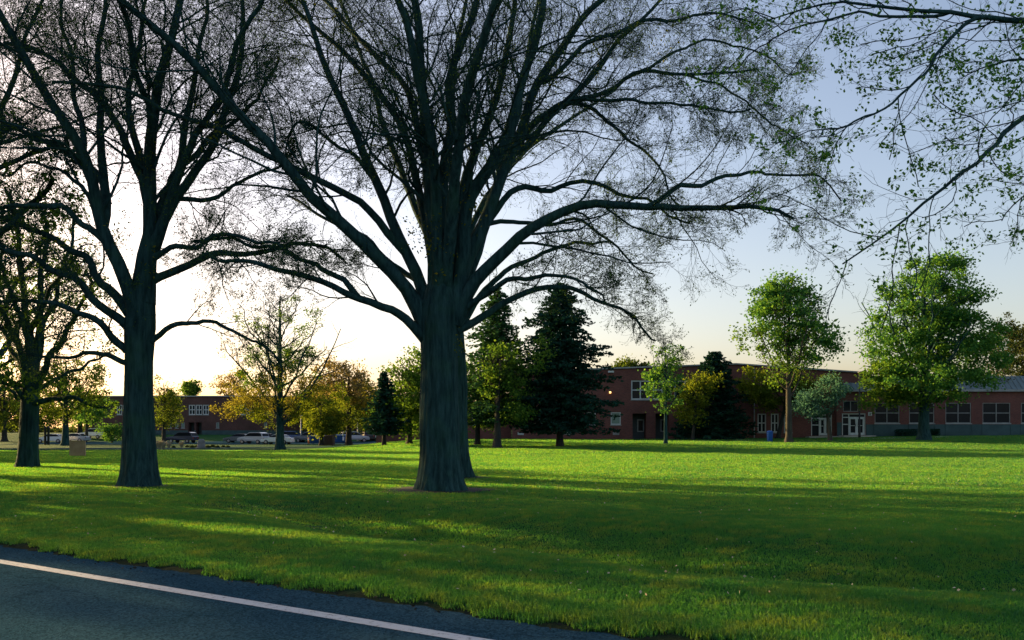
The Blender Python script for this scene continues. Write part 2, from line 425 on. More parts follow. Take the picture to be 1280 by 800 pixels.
def asphaltmat():
    m, nt, p = nodes('asphalt')
    geo = nt.nodes.new("ShaderNodeNewGeometry")
    n1 = nt.nodes.new("ShaderNodeTexNoise"); n1.inputs["Scale"].default_value = 0.6; n1.inputs["Detail"].default_value = 6
    n2 = nt.nodes.new("ShaderNodeTexVoronoi"); n2.inputs["Scale"].default_value = 60
    nt.links.new(geo.outputs["Position"], n1.inputs["Vector"]); nt.links.new(geo.outputs["Position"], n2.inputs["Vector"])
    r1 = nt.nodes.new("ShaderNodeValToRGB"); r1.color_ramp.elements[0].position = 0.3; r1.color_ramp.elements[1].position = 0.7
    r1.color_ramp.elements[0].color = (0.018, 0.048, 0.068, 1); r1.color_ramp.elements[1].color = (0.030, 0.066, 0.088, 1)
    nt.links.new(n1.outputs[0], r1.inputs[0])
    r2 = nt.nodes.new("ShaderNodeValToRGB"); r2.color_ramp.elements[0].color = (0.45, 0.45, 0.45, 1); r2.color_ramp.elements[1].color = (1.7, 1.7, 1.7, 1)
    nt.links.new(n2.outputs["Color"], r2.inputs[0])
    mx = nt.nodes.new("ShaderNodeMixRGB"); mx.blend_type = 'MULTIPLY'; mx.inputs[0].default_value = 1
    nt.links.new(r1.outputs[0], mx.inputs[1]); nt.links.new(r2.outputs[0], mx.inputs[2]); vc = nt.nodes.new("ShaderNodeTexVoronoi"); vc.feature = 'DISTANCE_TO_EDGE'; vc.inputs["Scale"].default_value = 0.55
    wp = nt.nodes.new("ShaderNodeTexNoise"); wp.inputs["Scale"].default_value = 1.6; wp.inputs["Detail"].default_value = 6
    nt.links.new(geo.outputs["Position"], wp.inputs["Vector"])
    va = nt.nodes.new("ShaderNodeVectorMath"); va.operation = 'MULTIPLY_ADD'; va.inputs[1].default_value = (1.2, 1.2, 1.2)
    nt.links.new(wp.outputs["Color"], va.inputs[0]); nt.links.new(geo.outputs["Position"], va.inputs[2]); nt.links.new(va.outputs[0], vc.inputs["Vector"])
    rc = nt.nodes.new("ShaderNodeValToRGB"); rc.color_ramp.elements[0].position = 0.003; rc.color_ramp.elements[1].position = 0.012
    rc.color_ramp.elements[0].color = (0.72, 0.72, 0.72, 1)
    nt.links.new(vc.outputs["Distance"], rc.inputs[0])
    m3 = nt.nodes.new("ShaderNodeMixRGB"); m3.blend_type = 'MULTIPLY'; m3.inputs[0].default_value = 1
    nt.links.new(mx.outputs[0], m3.inputs[1]); nt.links.new(rc.outputs[0], m3.inputs[2]); nt.links.new(m3.outputs[0], p.inputs["Base Color"])
    p.inputs["Roughness"].default_value = 1.0; p.inputs["Specular IOR Level"].default_value = 0.0
    b = nt.nodes.new("ShaderNodeBump"); b.inputs["Strength"].default_value = 0.5; b.inputs["Distance"].default_value = 0.008
    nt.links.new(n2.outputs["Distance"], b.inputs["Height"]); nt.links.new(b.outputs[0], p.inputs["Normal"])
    return m
M['asphalt'] = asphaltmat()

def linemat():
    m, nt, p = nodes('worn_road_paint')
    geo = nt.nodes.new("ShaderNodeNewGeometry")
    n1 = nt.nodes.new("ShaderNodeTexNoise"); n1.inputs["Scale"].default_value = 14; n1.inputs["Detail"].default_value = 8; n1.inputs["Roughness"].default_value = 0.75
    nt.links.new(geo.outputs["Position"], n1.inputs["Vector"])
    r1 = nt.nodes.new("ShaderNodeValToRGB"); r1.color_ramp.elements[0].position = 0.36; r1.color_ramp.elements[1].position = 0.46
    r1.color_ramp.elements[0].color = (0.12, 0.12, 0.12, 1); r1.color_ramp.elements[1].color = (0.48, 0.50, 0.50, 1)
    nt.links.new(n1.outputs[0], r1.inputs[0]); nt.links.new(r1.outputs[0], p.inputs["Base Color"])
    p.inputs["Roughness"].default_value = 0.8
    return m
M['line'] = linemat()

# ---------------------------------------------------------------- ground, road, paths
def spaced(a, b, near, far, c):
    """coordinates from a to b: fine round c, coarse away"""
    out = [c]; x = c
    while x < b: x += min(far, near + abs(x - c) * 0.035); out.append(x)
    x = c
    while x > a: x -= min(far, near + abs(x - c) * 0.035); out.append(x)
    return np.array(sorted(out))
gx = spaced(-900, 900, 0.3, 40, 0); gy = spaced(-120, 1200, 0.3, 40, 10)
XX, YY = np.meshgrid(gx, gy)
ZZ = zt(XX, YY)
nx_, ny_ = len(gx), len(gy)
ii = (np.arange(ny_ - 1)[:, None] * nx_ + np.arange(nx_ - 1)[None, :]).ravel()
gm = MB().add(np.stack([XX, YY, ZZ], -1).reshape(-1, 3), np.stack([ii, ii + 1, ii + nx_ + 1, ii + nx_], -1))
tag(gm.build('ground', M['ground'], smooth=True), kind='structure')

def st(s, t):  # across / along -> xy
    return s * NRM + t * U
def strip(name, s0, s1, t0, t1, z, m, n=60, wob=0.0):
    b = MB(); ts = np.linspace(t0, t1, n)
    a = np.array([[*st(s0, t), z] for t in ts]); 
    w = wob * (np.sin(ts * 2.1) * 0.4 + np.sin(ts * 5.3 + 1) * 0.35 + np.sin(ts * 11.7) * 0.25 + np.random.default_rng(3).normal(size=n) * .35)
    c = np.array([[*st(s1 + w[i], t), z] for i, t in enumerate(ts)])
    v = np.concatenate([a, c]); i = np.arange(n - 1)
    b.add(v, np.stack([i, i + 1, n + i + 1, n + i], -1))
    return b.build(name, m)
tag(strip('road', -4.0, ROAD_EDGE + 0.05, -140, 60, 0.0, M['asphalt'], 900, 0.07), kind='structure')
tag(strip('road_edge_line', 5.45, 5.61, -140, 60, 0.004, M['line'], 400, 0.006), kind='structure')

def ribbon(name, pts, w, m, dz=0.02):
    pts = np.array(pts, float)
    seg = np.linspace(0, 1, 20)
    P = np.concatenate([pts[i] + (pts[i + 1] - pts[i]) * seg[:-1, None] for i in range(len(pts) - 1)] + [pts[-1:]])
    T = np.gradient(P, axis=0); T /= np.linalg.norm(T, axis=1, keepdims=True)
    Nn = np.stack([-T[:, 1], T[:, 0]], -1) * w / 2
    rows = []
    for k in np.linspace(-1, 1, 4):
        q = P + Nn * k
        rows.append(np.stack([q[:, 0], q[:, 1], zt(q[:, 0], q[:, 1]) + dz], -1))
    n = len(P); b = MB(); i = np.arange(n - 1)
    for r in range(3):
        b.add(np.concatenate([rows[r], rows[r + 1]]), np.stack([i, i + 1, n + i + 1, n + i], -1))
    return tag(b.build(name, m, smooth=True), kind='structure')
ribbon('path', [(21, 87.5), (27.6, 88.5), (33.5, 92.6)], 1.6, M['concrete'])
ribbon('path', [(33, 87.0), (44, 88.5), (58, 93.0), (75, 99)], 1.5, M['concrete'], 0.03)
ribbon('driveway', [(-90, 97), (-55, 100), (-38, 104), (-20, 112), (-6, 116)], 4.0, M['asphalt'], 0.03)
ribbon('parking_lot', [(-75, 136), (-45, 137), (-14, 137)], 17, M['asphalt'], 0.03)

# ---------------------------------------------------------------- buildings
def wall_mesh(x0, x1, z0, topf, Y, openings, depth=0.3, extra_x=()):
    """front wall at y=Y with real openings and reveals; topf(x) gives the top"""
    xs = sorted(set([x0, x1, *extra_x] + [o[i] for o in openings for i in (0, 1)]))
    zs = sorted(set([z0] + [o[i] for o in openings for i in (2, 3)]))
    b = MB()
    for xa, xb in zip(xs[:-1], xs[1:]):
        rows = list(zip(zs[:-1], zs[1:])) + [(zs[-1], None)]
        for za, zb in rows:
            xm = (xa + xb) / 2
            if zb is not None and any(o[0] <= xm <= o[1] and o[2] <= (za + zb) / 2 <= o[3] for o in openings): continue
            ta, tb = (zb, zb) if zb is not None else (topf(xa), topf(xb))
            b.add([(xa, Y, za), (xb, Y, za), (xb, Y, tb), (xa, Y, ta)], [(0, 1, 2, 3)])
    for o in openings:
        d = o[4] if len(o) > 4 else depth
        a, c, e, f = o[:4]
        b.add([(a, Y, e), (a, Y + d, e), (a, Y + d, f), (a, Y, f)], [(0, 1, 2, 3)])
        b.add([(c, Y, e), (c, Y + d, e), (c, Y + d, f), (c, Y, f)], [(3, 2, 1, 0)])
        b.add([(a, Y, f), (c, Y, f), (c, Y + d, f), (a, Y + d, f)], [(3, 2, 1, 0)])
        b.add([(a, Y, e), (c, Y, e), (c, Y + d, e), (a, Y + d, e)], [(0, 1, 2, 3)])
    return b

def window(parent, x0, x1, z0, z1, Y, nx, nz, fw=0.09, pane='glass', frame='white', sill=True, name='window'):
    b = MB(); y0, y1 = Y + 0.05, Y + 0.15
    b.box(x0, x0 + fw, y0, y1, z0, z1); b.box(x1 - fw, x1, y0, y1, z0, z1)
    b.box(x0 + fw, x1 - fw, y0, y1, z1 - fw, z1); b.box(x0 + fw, x1 - fw, y0, y1, z0, z0 + fw)
    for k in range(1, nx):
        x = x0 + (x1 - x0) * k / nx; b.box(x - fw / 2, x + fw / 2, y0 + 0.01, y1 - 0.01, z0 + fw, z1 - fw)
    for k in range(1, nz):
        z = z0 + (z1 - z0) * k / nz; b.box(x0 + fw, x1 - fw, y0 + 0.02, y1 - 0.02, z - fw / 2, z + fw / 2)
    f = b.build(name, M[frame], parent)
    MB().box(x0, x1, Y + 0.105, Y + 0.125, z0, z1).build('pane', M[pane], f)
    if sill: MB().box(x0 - 0.06, x1 + 0.06, Y - 0.07, Y + 0.045, z0 - 0.1, z0 - 0.003).build('sill', M['trim'], f)
    return f

def double_door(parent, x0, x1, z0, z1, Y, side=0.5, frame='white'):
    fw = 0.1; zt_ = z1 - 0.42
    b = MB(); y0, y1 = Y + 0.05, Y + 0.17
    xa = x0 + side; xb = x1 - 0.12; xm = (xa + xb) / 2
    for a, c in ((x0, x0 + fw), (xa - fw / 2, xa + fw / 2), (x1 - fw, x1)): b.box(a, c, y0, y1, z0, z1)
    b.box(x0, x1, y0 + 0.01, y1 - 0.01, z1 - fw, z1); b.box(x0, x1, y0 + 0.02, y1 - 0.02, zt_ - fw / 2, zt_ + fw / 2)
    b.box(x0, xa, y0 + 0.015, y1 - 0.015, (z0 + z1) / 2 - .05, (z0 + z1) / 2 + .05)
    f = b.build('door_frame', M[frame], parent)
    MB().box(x0, x1, Y + 0.11, Y + 0.13, z0, z1).build('pane', M['glass'], f)
    for a, c, hx in ((xa + fw / 2, xm - 0.005, xm - 0.14), (xm + 0.005, xb - 0.04, xm + 0.14)):
        d = MB(); s = 0.13
        d.box(a, a + s, Y + 0.03, Y + 0.09, z0 + .02, zt_ - fw / 2); d.box(c - s, c, Y + 0.03, Y + 0.09, z0 + .02, zt_ - fw / 2)
        d.box(a + s, c - s, Y + 0.035, Y + 0.085, z0 + .02, z0 + .27); d.box(a + s, c - s, Y + 0.035, Y + 0.085, zt_ - fw / 2 - s, zt_ - fw / 2)
        d.box(a + s, c - s, Y + 0.04, Y + 0.08, z0 + 1.0, z0 + 1.06)
        do = d.build('door', M[frame], parent)
        MB().box(hx - 0.02, hx + 0.02, Y - 0.03, Y + 0.0, z0 + 0.95, z0 + 1.25).build('handle', M['black'], do)

YB = 95.0
X = lambda px: wx(px, YB)
Z = lambda py: wz(py, YB)
school = thing('school_building', (X(920), YB, 0.3), 'long red brick school with low gable roof, white windows and metal roofed right wing', 'building')
sinv = lambda o: o
def under(o):      # parent without moving
    o.matrix_parent_inverse = o.parent.matrix_world.inverted() if False else o.matrix_parent_inverse
    return o
class Parented:
    """builds parts in world coordinates under a thing's Empty"""
school.location = (0, 0, 0)
ops = []
up_w = [(789, 812), (816, 839.5), (843, 869)]
for a, c in up_w: ops.append((X(a), X(c), Z(499.5), Z(475.5)))
portals = [(790.7, 808), (819.4, 836.6), (849, 867)]
for a, c in portals: ops.append((X(a), X(c), -0.2, Z(516.8), 1.6))
small_w = [(646, 656.6), (673, 684.7), (703.4, 713.8), (732.5, 744.7), (763.4, 776)]
for a, c in small_w: ops.append((X(a), X(c), Z(530.8), Z(515.3)))
mid_w = [(947, 957.8), (963.7, 973.5), (980, 990)]
for a, c in mid_w: ops.append((X(a), X(c), Z(540.5), Z(517)))
ops.append((X(1014), X(1040), Z(544.5), Z(518)))
gl = lambda x: 8.47 - (X(920) - x) * (8.47 - 7.60) / (X(920) - X(640)) if x < X(920) else 8.47 - (x - X(920)) * (8.47 - 7.50) / (X(1085) - X(920))
# rows of openings overlap in height: cut the wall in columns that share no rows
wb = wall_mesh(X(640), X(1085), -0.6, gl, YB, ops, extra_x=(X(920),))
xa, xb = X(640), X(1085)
wb.add([(xa, YB, -.6), (xa, YB + 30, -.6), (xa, YB + 30, gl(xa)), (xa, YB, gl(xa))], [(0, 3, 2, 1)])
wb.add([(xb, YB, -.6), (xb, YB + 30, -.6), (xb, YB + 30, gl(xb)), (xb, YB, gl(xb))], [(0, 1, 2, 3)])
wb.add([(xa, YB + 30, -.6), (xb, YB + 30, -.6), (xb, YB + 30, gl(xb)), (X(920), YB + 30, 8.47), (xa, YB + 30, gl(xa))], None, [(0, 2, 1), (0, 3, 2), (0, 4, 3)])
wb.build('brick_wall', M['brick'], school)
def slab(b, x0, z0, x1, z1, y0, y1, th):
    v = []
    for (x, z) in ((x0, z0), (x1, z1)):
        for y in (y0, y1):
            v += [(x, y, z), (x, y, z + th)]
    b.add(v, [(0, 1, 5, 4), (2, 6, 7, 3), (0, 4, 6, 2), (1, 3, 7, 5), (0, 2, 3, 1), (4, 5, 7, 6)])
rb = MB(); slab(rb, xa - .2, gl(xa) + .005, X(920), 8.475, YB - .15, YB + 30.2, .16); slab(rb, X(920), 8.475, xb + .2, gl(xb) + .005, YB - .15, YB + 30.2, .16)
roof = rb.build('roof', M['roofdark'], school)
eb = MB(); slab(eb, xa - .2, gl(xa) + .03, X(920), 8.5, YB - .19, YB - .153, .15); slab(eb, X(920), 8.5, xb + .2, gl(xb) + .03, YB - .19, YB - .153, .15)
eb.build('fascia', M['trim'], roof)
for a, c in up_w: window(school, X(a), X(c), Z(499.5), Z(475.5), YB, 2, 2, 0.13)
for i, (a, c) in enumerate(small_w):
    w_ = window(school, X(a), X(c), Z(530.8), Z(515.3), YB, 1, 1, 0.11, pane='glass_blind' if i in (1, 4, 2) else 'glass')
for a, c in mid_w: window(school, X(a), X(c), Z(540.5), Z(517), YB, 2, 2, 0.12)
for (a, c), (e, f) in zip(portals, ((799, 807.6), (828.5, 836.2), (857, 866.6))):
    p_ = MB().box(X(a) - .1, X(c) + .1, YB + 1.602, YB + 1.75, -.5, Z(516)).build('porch_wall', M['recess'], school)
    window(p_, X(e), X(f), Z(540), Z(524), YB + 1.45, 1, 1, 0.12, frame='trim', name='porch_window', sill=False)
    if p_: pass
double_door(school, X(1014), X(1040), Z(544.5), Z(518), YB, 0.9)
MB().box(X(1005), X(1060), YB - 1.6, YB - .41, .1, Z(545.2)).build('doorstep', M['concrete'], school)
for a, c in ((647, 654.7), (706, 713), (766, 774)):
    v_ = MB().box(X(a), X(c), YB - .03, YB - .002, Z(543.7), Z(540.2))
    for k in range(3): v_.box(X(a) + .03, X(c) - .03, YB - .05, YB - .031, Z(543.4) + .09 * k, Z(543.4) + .09 * k + .05)
    v_.build('wall_vent', M['white'] if a < 660 else M['trim'], school)
# downspout, wall lamps
MB().tube([(X(942.6), YB - .08, .3), (X(942.6), YB - .08, gl(X(942.6)) - .1)], [.06, .06], 8).build('downspout', M['trim'], school)
wl = thing('wall_lamp', (X(762.5), YB - .002, Z(491)), 'small glowing amber lamp on the brick wall beside the dark spruce', 'lamp')
MB().box(-.14, .14, -.10, 0, -.02, .22).build('housing', M['black'], wl)
MB().box(-.10, .10, -.2, -.102, -.06, .14).build('lens', M['lampglow'], wl)
fl = thing('floodlight', (X(763), YB - .002, Z(466.5)), 'white floodlight head fixed under the roof edge of the brick school', 'lamp')
MB().tube([(0, 0, 0), (0, -.35, .08)], [.05, .05], 8).build('bracket', M['black'], fl)
MB().box(-.3, .3, -.75, -.352, .03, .22).build('head', M['white'], fl)
MB().box(-.26, .26, -.7, -.4, .0, .028).build('lens', M['glass'], fl)
# low left wing behind the trees
YL = 97.0
lb = wall_mesh(wx(470, YL), wx(639.5, YL), -.8, lambda x: 4.0, YL, [(wx(a, YL), wx(a + 11, YL), wz(530.8, YL), wz(516, YL)) for a in (495, 590, 615)])
x0_, x1_ = wx(470, YL), wx(639.5, YL)
lb.add([(x0_, YL, -.8), (x0_, YL + 18, -.8), (x0_, YL + 18, 4), (x0_, YL, 4)], [(0, 3, 2, 1)]); lb.add([(x0_, YL + 18, -.8), (x1_, YL + 18, -.8), (x1_, YL + 18, 4), (x0_, YL + 18, 4)], [(0, 3, 2, 1)])
lb.build('low_wing_wall', M['brick'], school)
MB().box(x0_ - .2, x1_ - .05, YL - .2, YL + 18.2, 4.003, 4.25).build('low_wing_roof', M['trim'], school)
for a in (495, 590, 615): window(school, wx(a, YL), wx(a + 11, YL), wz(530.8, YL), wz(516, YL), YL, 1, 1, .11)
# right wing with metal mansard
YR = 94.55
XR = lambda px: wx(px, YR)
ZR = lambda py: wz(py, YR)
rw = [(1093.5, 1124.5), (1136.5, 1168), (1182, 1214), (1228.4, 1263), (1276.6, 1310), (1324, 1358)]
rops = [(XR(a), XR(c), ZR(529), ZR(503.5)) for a, c in rw] + [(XR(1052.6), XR(1082), ZR(544), ZR(516.8)), (XR(1054), XR(1073), ZR(514.5), ZR(501))]
rwb = wall_mesh(XR(1046), XR(1400), -.6, lambda x: ZR(486), YR, rops)
for x_, q_ in ((XR(1046), (0, 3, 2, 1)), (XR(1400), (0, 1, 2, 3))):
    rwb.add([(x_, YR, -.6), (x_, YR + 24, -.6), (x_, YR + 24, ZR(486)), (x_, YR, ZR(486))], [q_])
rwb.build('wing_wall', M['brick'], school)
for a, c in rw:
    w_ = window(school, XR(a), XR(c), ZR(529), ZR(503.5), YR, 2, 2, .075, frame='trim')
double_door(school, XR(1052.6), XR(1082), ZR(544), ZR(516.8), YR, .75)
window(school, XR(1054), XR(1073), ZR(514.5), ZR(501), YR, 2, 1, .07, frame='trim', sill=False)
MB().box(XR(1048), XR(1088), YR - 1.5, YR - .01, .2, ZR(544.2)).build('doorstep', M['concrete'], school)
bb = MB()
segs = [(1041.5, 1052), (1082.6, 1092.6)]
bb.box(XR(1046.2), XR(1052), YR - .05, YR - .002, -.5, ZR(528)); bb.box(XR(1082.6), XR(1400), YR - .05, YR - .002, -.5, ZR(530.5))
for a in (1093, 1136, 1168.5, 1182, 1214.5, 1228, 1263.5, 1276): bb.box(XR(a) - .07, XR(a) + .07, YR - .09, YR - .052, -.5, ZR(530.6))
bb.build('block_base', M['block'], school)
mb_ = MB()
za_, zb_ = ZR(487), ZR(469)
mb_.add([(XR(1046) - .2, YR - .35, za_), (XR(1400) + .2, YR - .35, za_), (XR(1400) + .2, YR + 1.3, zb_), (XR(1046) - .2, YR + 1.3, zb_), (XR(1046) - .2, YR + 24, zb_), (XR(1400) + .2, YR + 24, zb_), (XR(1046) - .2, YR + 24, za_), (XR(1046) - .2, YR + 1.3, za_)],
        [(0, 1, 2, 3), (3, 2, 5, 4), (0, 3, 7, 7)][:2], [(0, 3, 7)])
for k in range(60):
    x_ = XR(1046) + k * .55
    mb_.add([(x_ - .02, YR - .36, za_), (x_ + .02, YR - .36, za_), (x_ + .02, YR + 1.28, zb_ + .01), (x_ - .02, YR + 1.28, zb_ + .01), (x_ - .02, YR - .40, za_ + .03), (x_ + .02, YR - .40, za_ + .03), (x_ + .02, YR + 1.24, zb_ + .05), (x_ - .02, YR + 1.24, zb_ + .05)],
            [(4, 5, 6, 7), (0, 4, 7, 3), (1, 2, 6, 5), (0, 1, 5, 4)])
mr_ = mb_.build('mansard_roof', M['metalroof'], school)
MB().box(XR(1046) - .25, XR(1400) + .25, YR - .42, YR - .03, za_ - .22, za_ - .003).build('gutter', M['trim'], mr_)
# sign by the door
sg = thing('door_sign', (XR(1087.3), YR - .055, ZR(517.5)), 'small square white sign with a dark number beside the glass entrance doors', 'sign')
MB().box(-.2, .2, -.03, 0, -.19, .19).build('plate', M['white'], sg)
dg = MB(); yq = (-.042, -.032)
dg.box(-.07, .07, *yq, .08, .12); dg.box(-.07, -.03, *yq, -.12, .08); dg.box(.03, .07, *yq, -.12, .08); dg.box(-.03, .03, *yq, -.02, .02); dg.box(-.03, .03, *yq, -.12, -.08)
dg.build('numeral', M['black'], sg)

# the far building on the left
YD = 165.0
XD = lambda px: wx(px, YD)
ZD = lambda py: wz(py, YD)
far = thing('far_brick_building', (0, 0, 0), 'distant brown brick two storey building with a flat roof beyond the car park', 'building')
fw3 = [(236, 244.2), (245, 252.8), (253.6, 261), (146, 152.4), (153.2, 159.6), (300, 308), (309, 317)]
fops = [(XD(a), XD(c), ZD(518.5), ZD(506)) for a, c in fw3]
fsm = [(176, 180), (210, 214.7), (219, 223), (226.5, 231), (270, 274), (330, 334)]
fops += [(XD(a), XD(c), ZD(535.2), ZD(528)) for a, c in fsm]
fdr = [(235.5, 242.7), (245, 252)]
fops += [(XD(a), XD(c), -.2, ZD(528), 1.5) for a, c in fdr]
fb = wall_mesh(XD(115), XD(500), -1, lambda x: ZD(496), YD, fops)
for x_, q_ in ((XD(115), (0, 3, 2, 1)), (XD(500), (0, 1, 2, 3))):
    fb.add([(x_, YD, -1), (x_, YD + 25, -1), (x_, YD + 25, ZD(496)), (x_, YD, ZD(496))], [q_])
fb.build('brick_wall', M['brick_old'], far)
MB().box(XD(115) - .3, XD(500) + .3, YD - .25, YD + 25, ZD(496) + .003, ZD(494.6)).build('roof', M['trim'], far)
for a, c in fw3: window(far, XD(a), XD(c), ZD(518.5), ZD(506), YD, 2, 2, .15, pane='glass')
for a, c in fsm: window(far, XD(a), XD(c), ZD(535.2), ZD(528), YD, 1, 1, .13, pane='glass_blind', frame='trim')
for a, c in fdr: MB().box(XD(a) - .1, XD(c) + .1, YD + 1.503, YD + 1.6, -1, ZD(527)).build('doorway', M['recess'], far)
fbb = MB(); e_ = [115, 235, 243, 244.6, 252.5, 500]
for a, c in ((115, 235.2), (243, 244.7), (252.3, 500)): fbb.box(XD(a), XD(c), YD - .06, YD - .003, -1, ZD(538))
fbb.build('block_base', M['block'], far)

# ---------------------------------------------------------------- trees: growth helpers
def resample(pts, K, g=None, wig=0.0):
    pts = np.asarray(pts, float)
    d = np.r_[0, np.cumsum(np.linalg.norm(np.diff(pts, axis=0), axis=1))]
    # Catmull-Rom like smoothing through dense linear + box blur
    u = np.linspace(0, d[-1], K)
    q = np.stack([np.interp(u, d, pts[:, i]) for i in range(3)], -1)
    for _ in range(2):
        r = q.copy(); r[1:-1] = (q[:-2] + 2 * q[1:-1] + q[2:]) / 4; q = r
    if g is not None and wig > 0:
        n = g.normal(size=(K, 3)) * wig; n[0] = 0
        for _ in range(2): n[1:-1] = (n[:-2] + n[1:-1] + n[2:]) / 3
        q = q + n
    return q

def lengths(P): return np.linalg.norm(np.diff(P, axis=1), axis=2).sum(1)

def grow(P, R, n, t0, t1, Lmul, Labs, ang, K, up, jit, rmul, g, rmin=0.002, tip=0.35, flat_out=0.0):
    """children of every polyline in P: returns (N*n,K,3),(N*n,K)"""
    N, Kp, _ = P.shape
    idx = np.repeat(np.arange(N), n)
    t = t0 + (t1 - t0) * ((np.tile(np.arange(n), N) + g.uniform(0, 1, N * n)) / n)
    f = t * (Kp - 1); i = np.minimum(f.astype(int), Kp - 2); w = (f - i)[:, None]
    pos = P[idx, i] * (1 - w) + P[idx, i + 1] * w
    T = P[idx, i + 1] - P[idx, i]; T /= np.linalg.norm(T, axis=1, keepdims=True) + 1e-9
    r = (R[idx, i] * (1 - w[:, 0]) + R[idx, i + 1] * w[:, 0])
    L = lengths(P)[idx]
    ln = np.clip(L * g.uniform(*Lmul, len(idx)) * (1.2 - 0.75 * t), *Labs)
    a = np.radians(g.uniform(*ang, len(idx)))[:, None]
    nv = g.normal(size=(len(idx), 3)); nv[:, 2] += flat_out
    nv -= T * (nv * T).sum(1, keepdims=True); nv /= np.linalg.norm(nv, axis=1, keepdims=True) + 1e-9
    d = np.cos(a) * T + np.sin(a) * nv
    out = np.zeros((len(idx), K, 3)); out[:, 0] = pos
    step = (ln / (K - 1))[:, None]
    for k in range(1, K):
        out[:, k] = out[:, k - 1] + d * step
        d = d + g.normal(size=d.shape) * jit + np.array([0, 0, up])
        d /= np.linalg.norm(d, axis=1, keepdims=True) + 1e-9
    r0 = np.maximum(np.minimum(r * rmul, r * 0.9), rmin)
    rr = r0[:, None] * np.linspace(1, tip, K)[None, :]
    return out, np.maximum(rr, rmin * 0.8)

def trunk_mesh(b, pts, rad, sides, g, flare=0.0, rough=0.04, hflare=1.0, roots=6):
    """trunk with root flare and ridged bark"""
    K = len(pts); th = np.arange(sides) * 2 * math.pi / sides
    ph = g.uniform(0, 6.28, 4)
    z0 = pts[0][2]
    V = np.zeros((K, sides, 3))
    for k in range(K):
        h = pts[k][2] - z0
        fl_ = flare * math.exp(-max(h, 0) / hflare * 2.2)
        lob = 0.5 + 0.5 * np.cos(roots * th + ph[0] + 0.8 * np.sin(2 * th + ph[1]))
        rr = rad[k] * (1 + fl_ * (0.45 + 0.75 * lob)) * (1 + 0.05 * np.sin(3 * th + ph[2] + h * .4))
        if sides >= 60:
            w1 = 0.9 * np.sin(h * 1.3 + ph[3] + 2 * th) + 0.5 * np.sin(h * 3.7 + 5 * th)
            rd = np.abs(np.sin(13 * th + w1)) * 0.6 + np.abs(np.sin(23 * th - 1.7 * w1 + h)) * 0.4
            rr = rr * (1 + rough * (rd - 0.5) * 1.3 + g.normal(size=sides) * 0.004 + 0.025 * np.sin(h * 1.9 + 2 * th + ph[2]))
        else:
            rr = rr * (1 + rough * (np.sin(th * 13 + 1.5 * np.sin(h * 2.1 + ph[3])) * 0.5 + g.normal(size=sides) * 0.3))
        V[k, :, 0] = pts[k][0] + rr * np.cos(th); V[k, :, 1] = pts[k][1] + rr * np.sin(th); V[k, :, 2] = pts[k][2]
    i = np.arange(sides); j = (i + 1) % sides
    Q = np.concatenate([np.stack([k * sides + i, k * sides + j, (k + 1) * sides + j, (k + 1) * sides + i], -1) for k in range(K - 1)])
    b.add(V.reshape(-1, 3), Q)
    return b

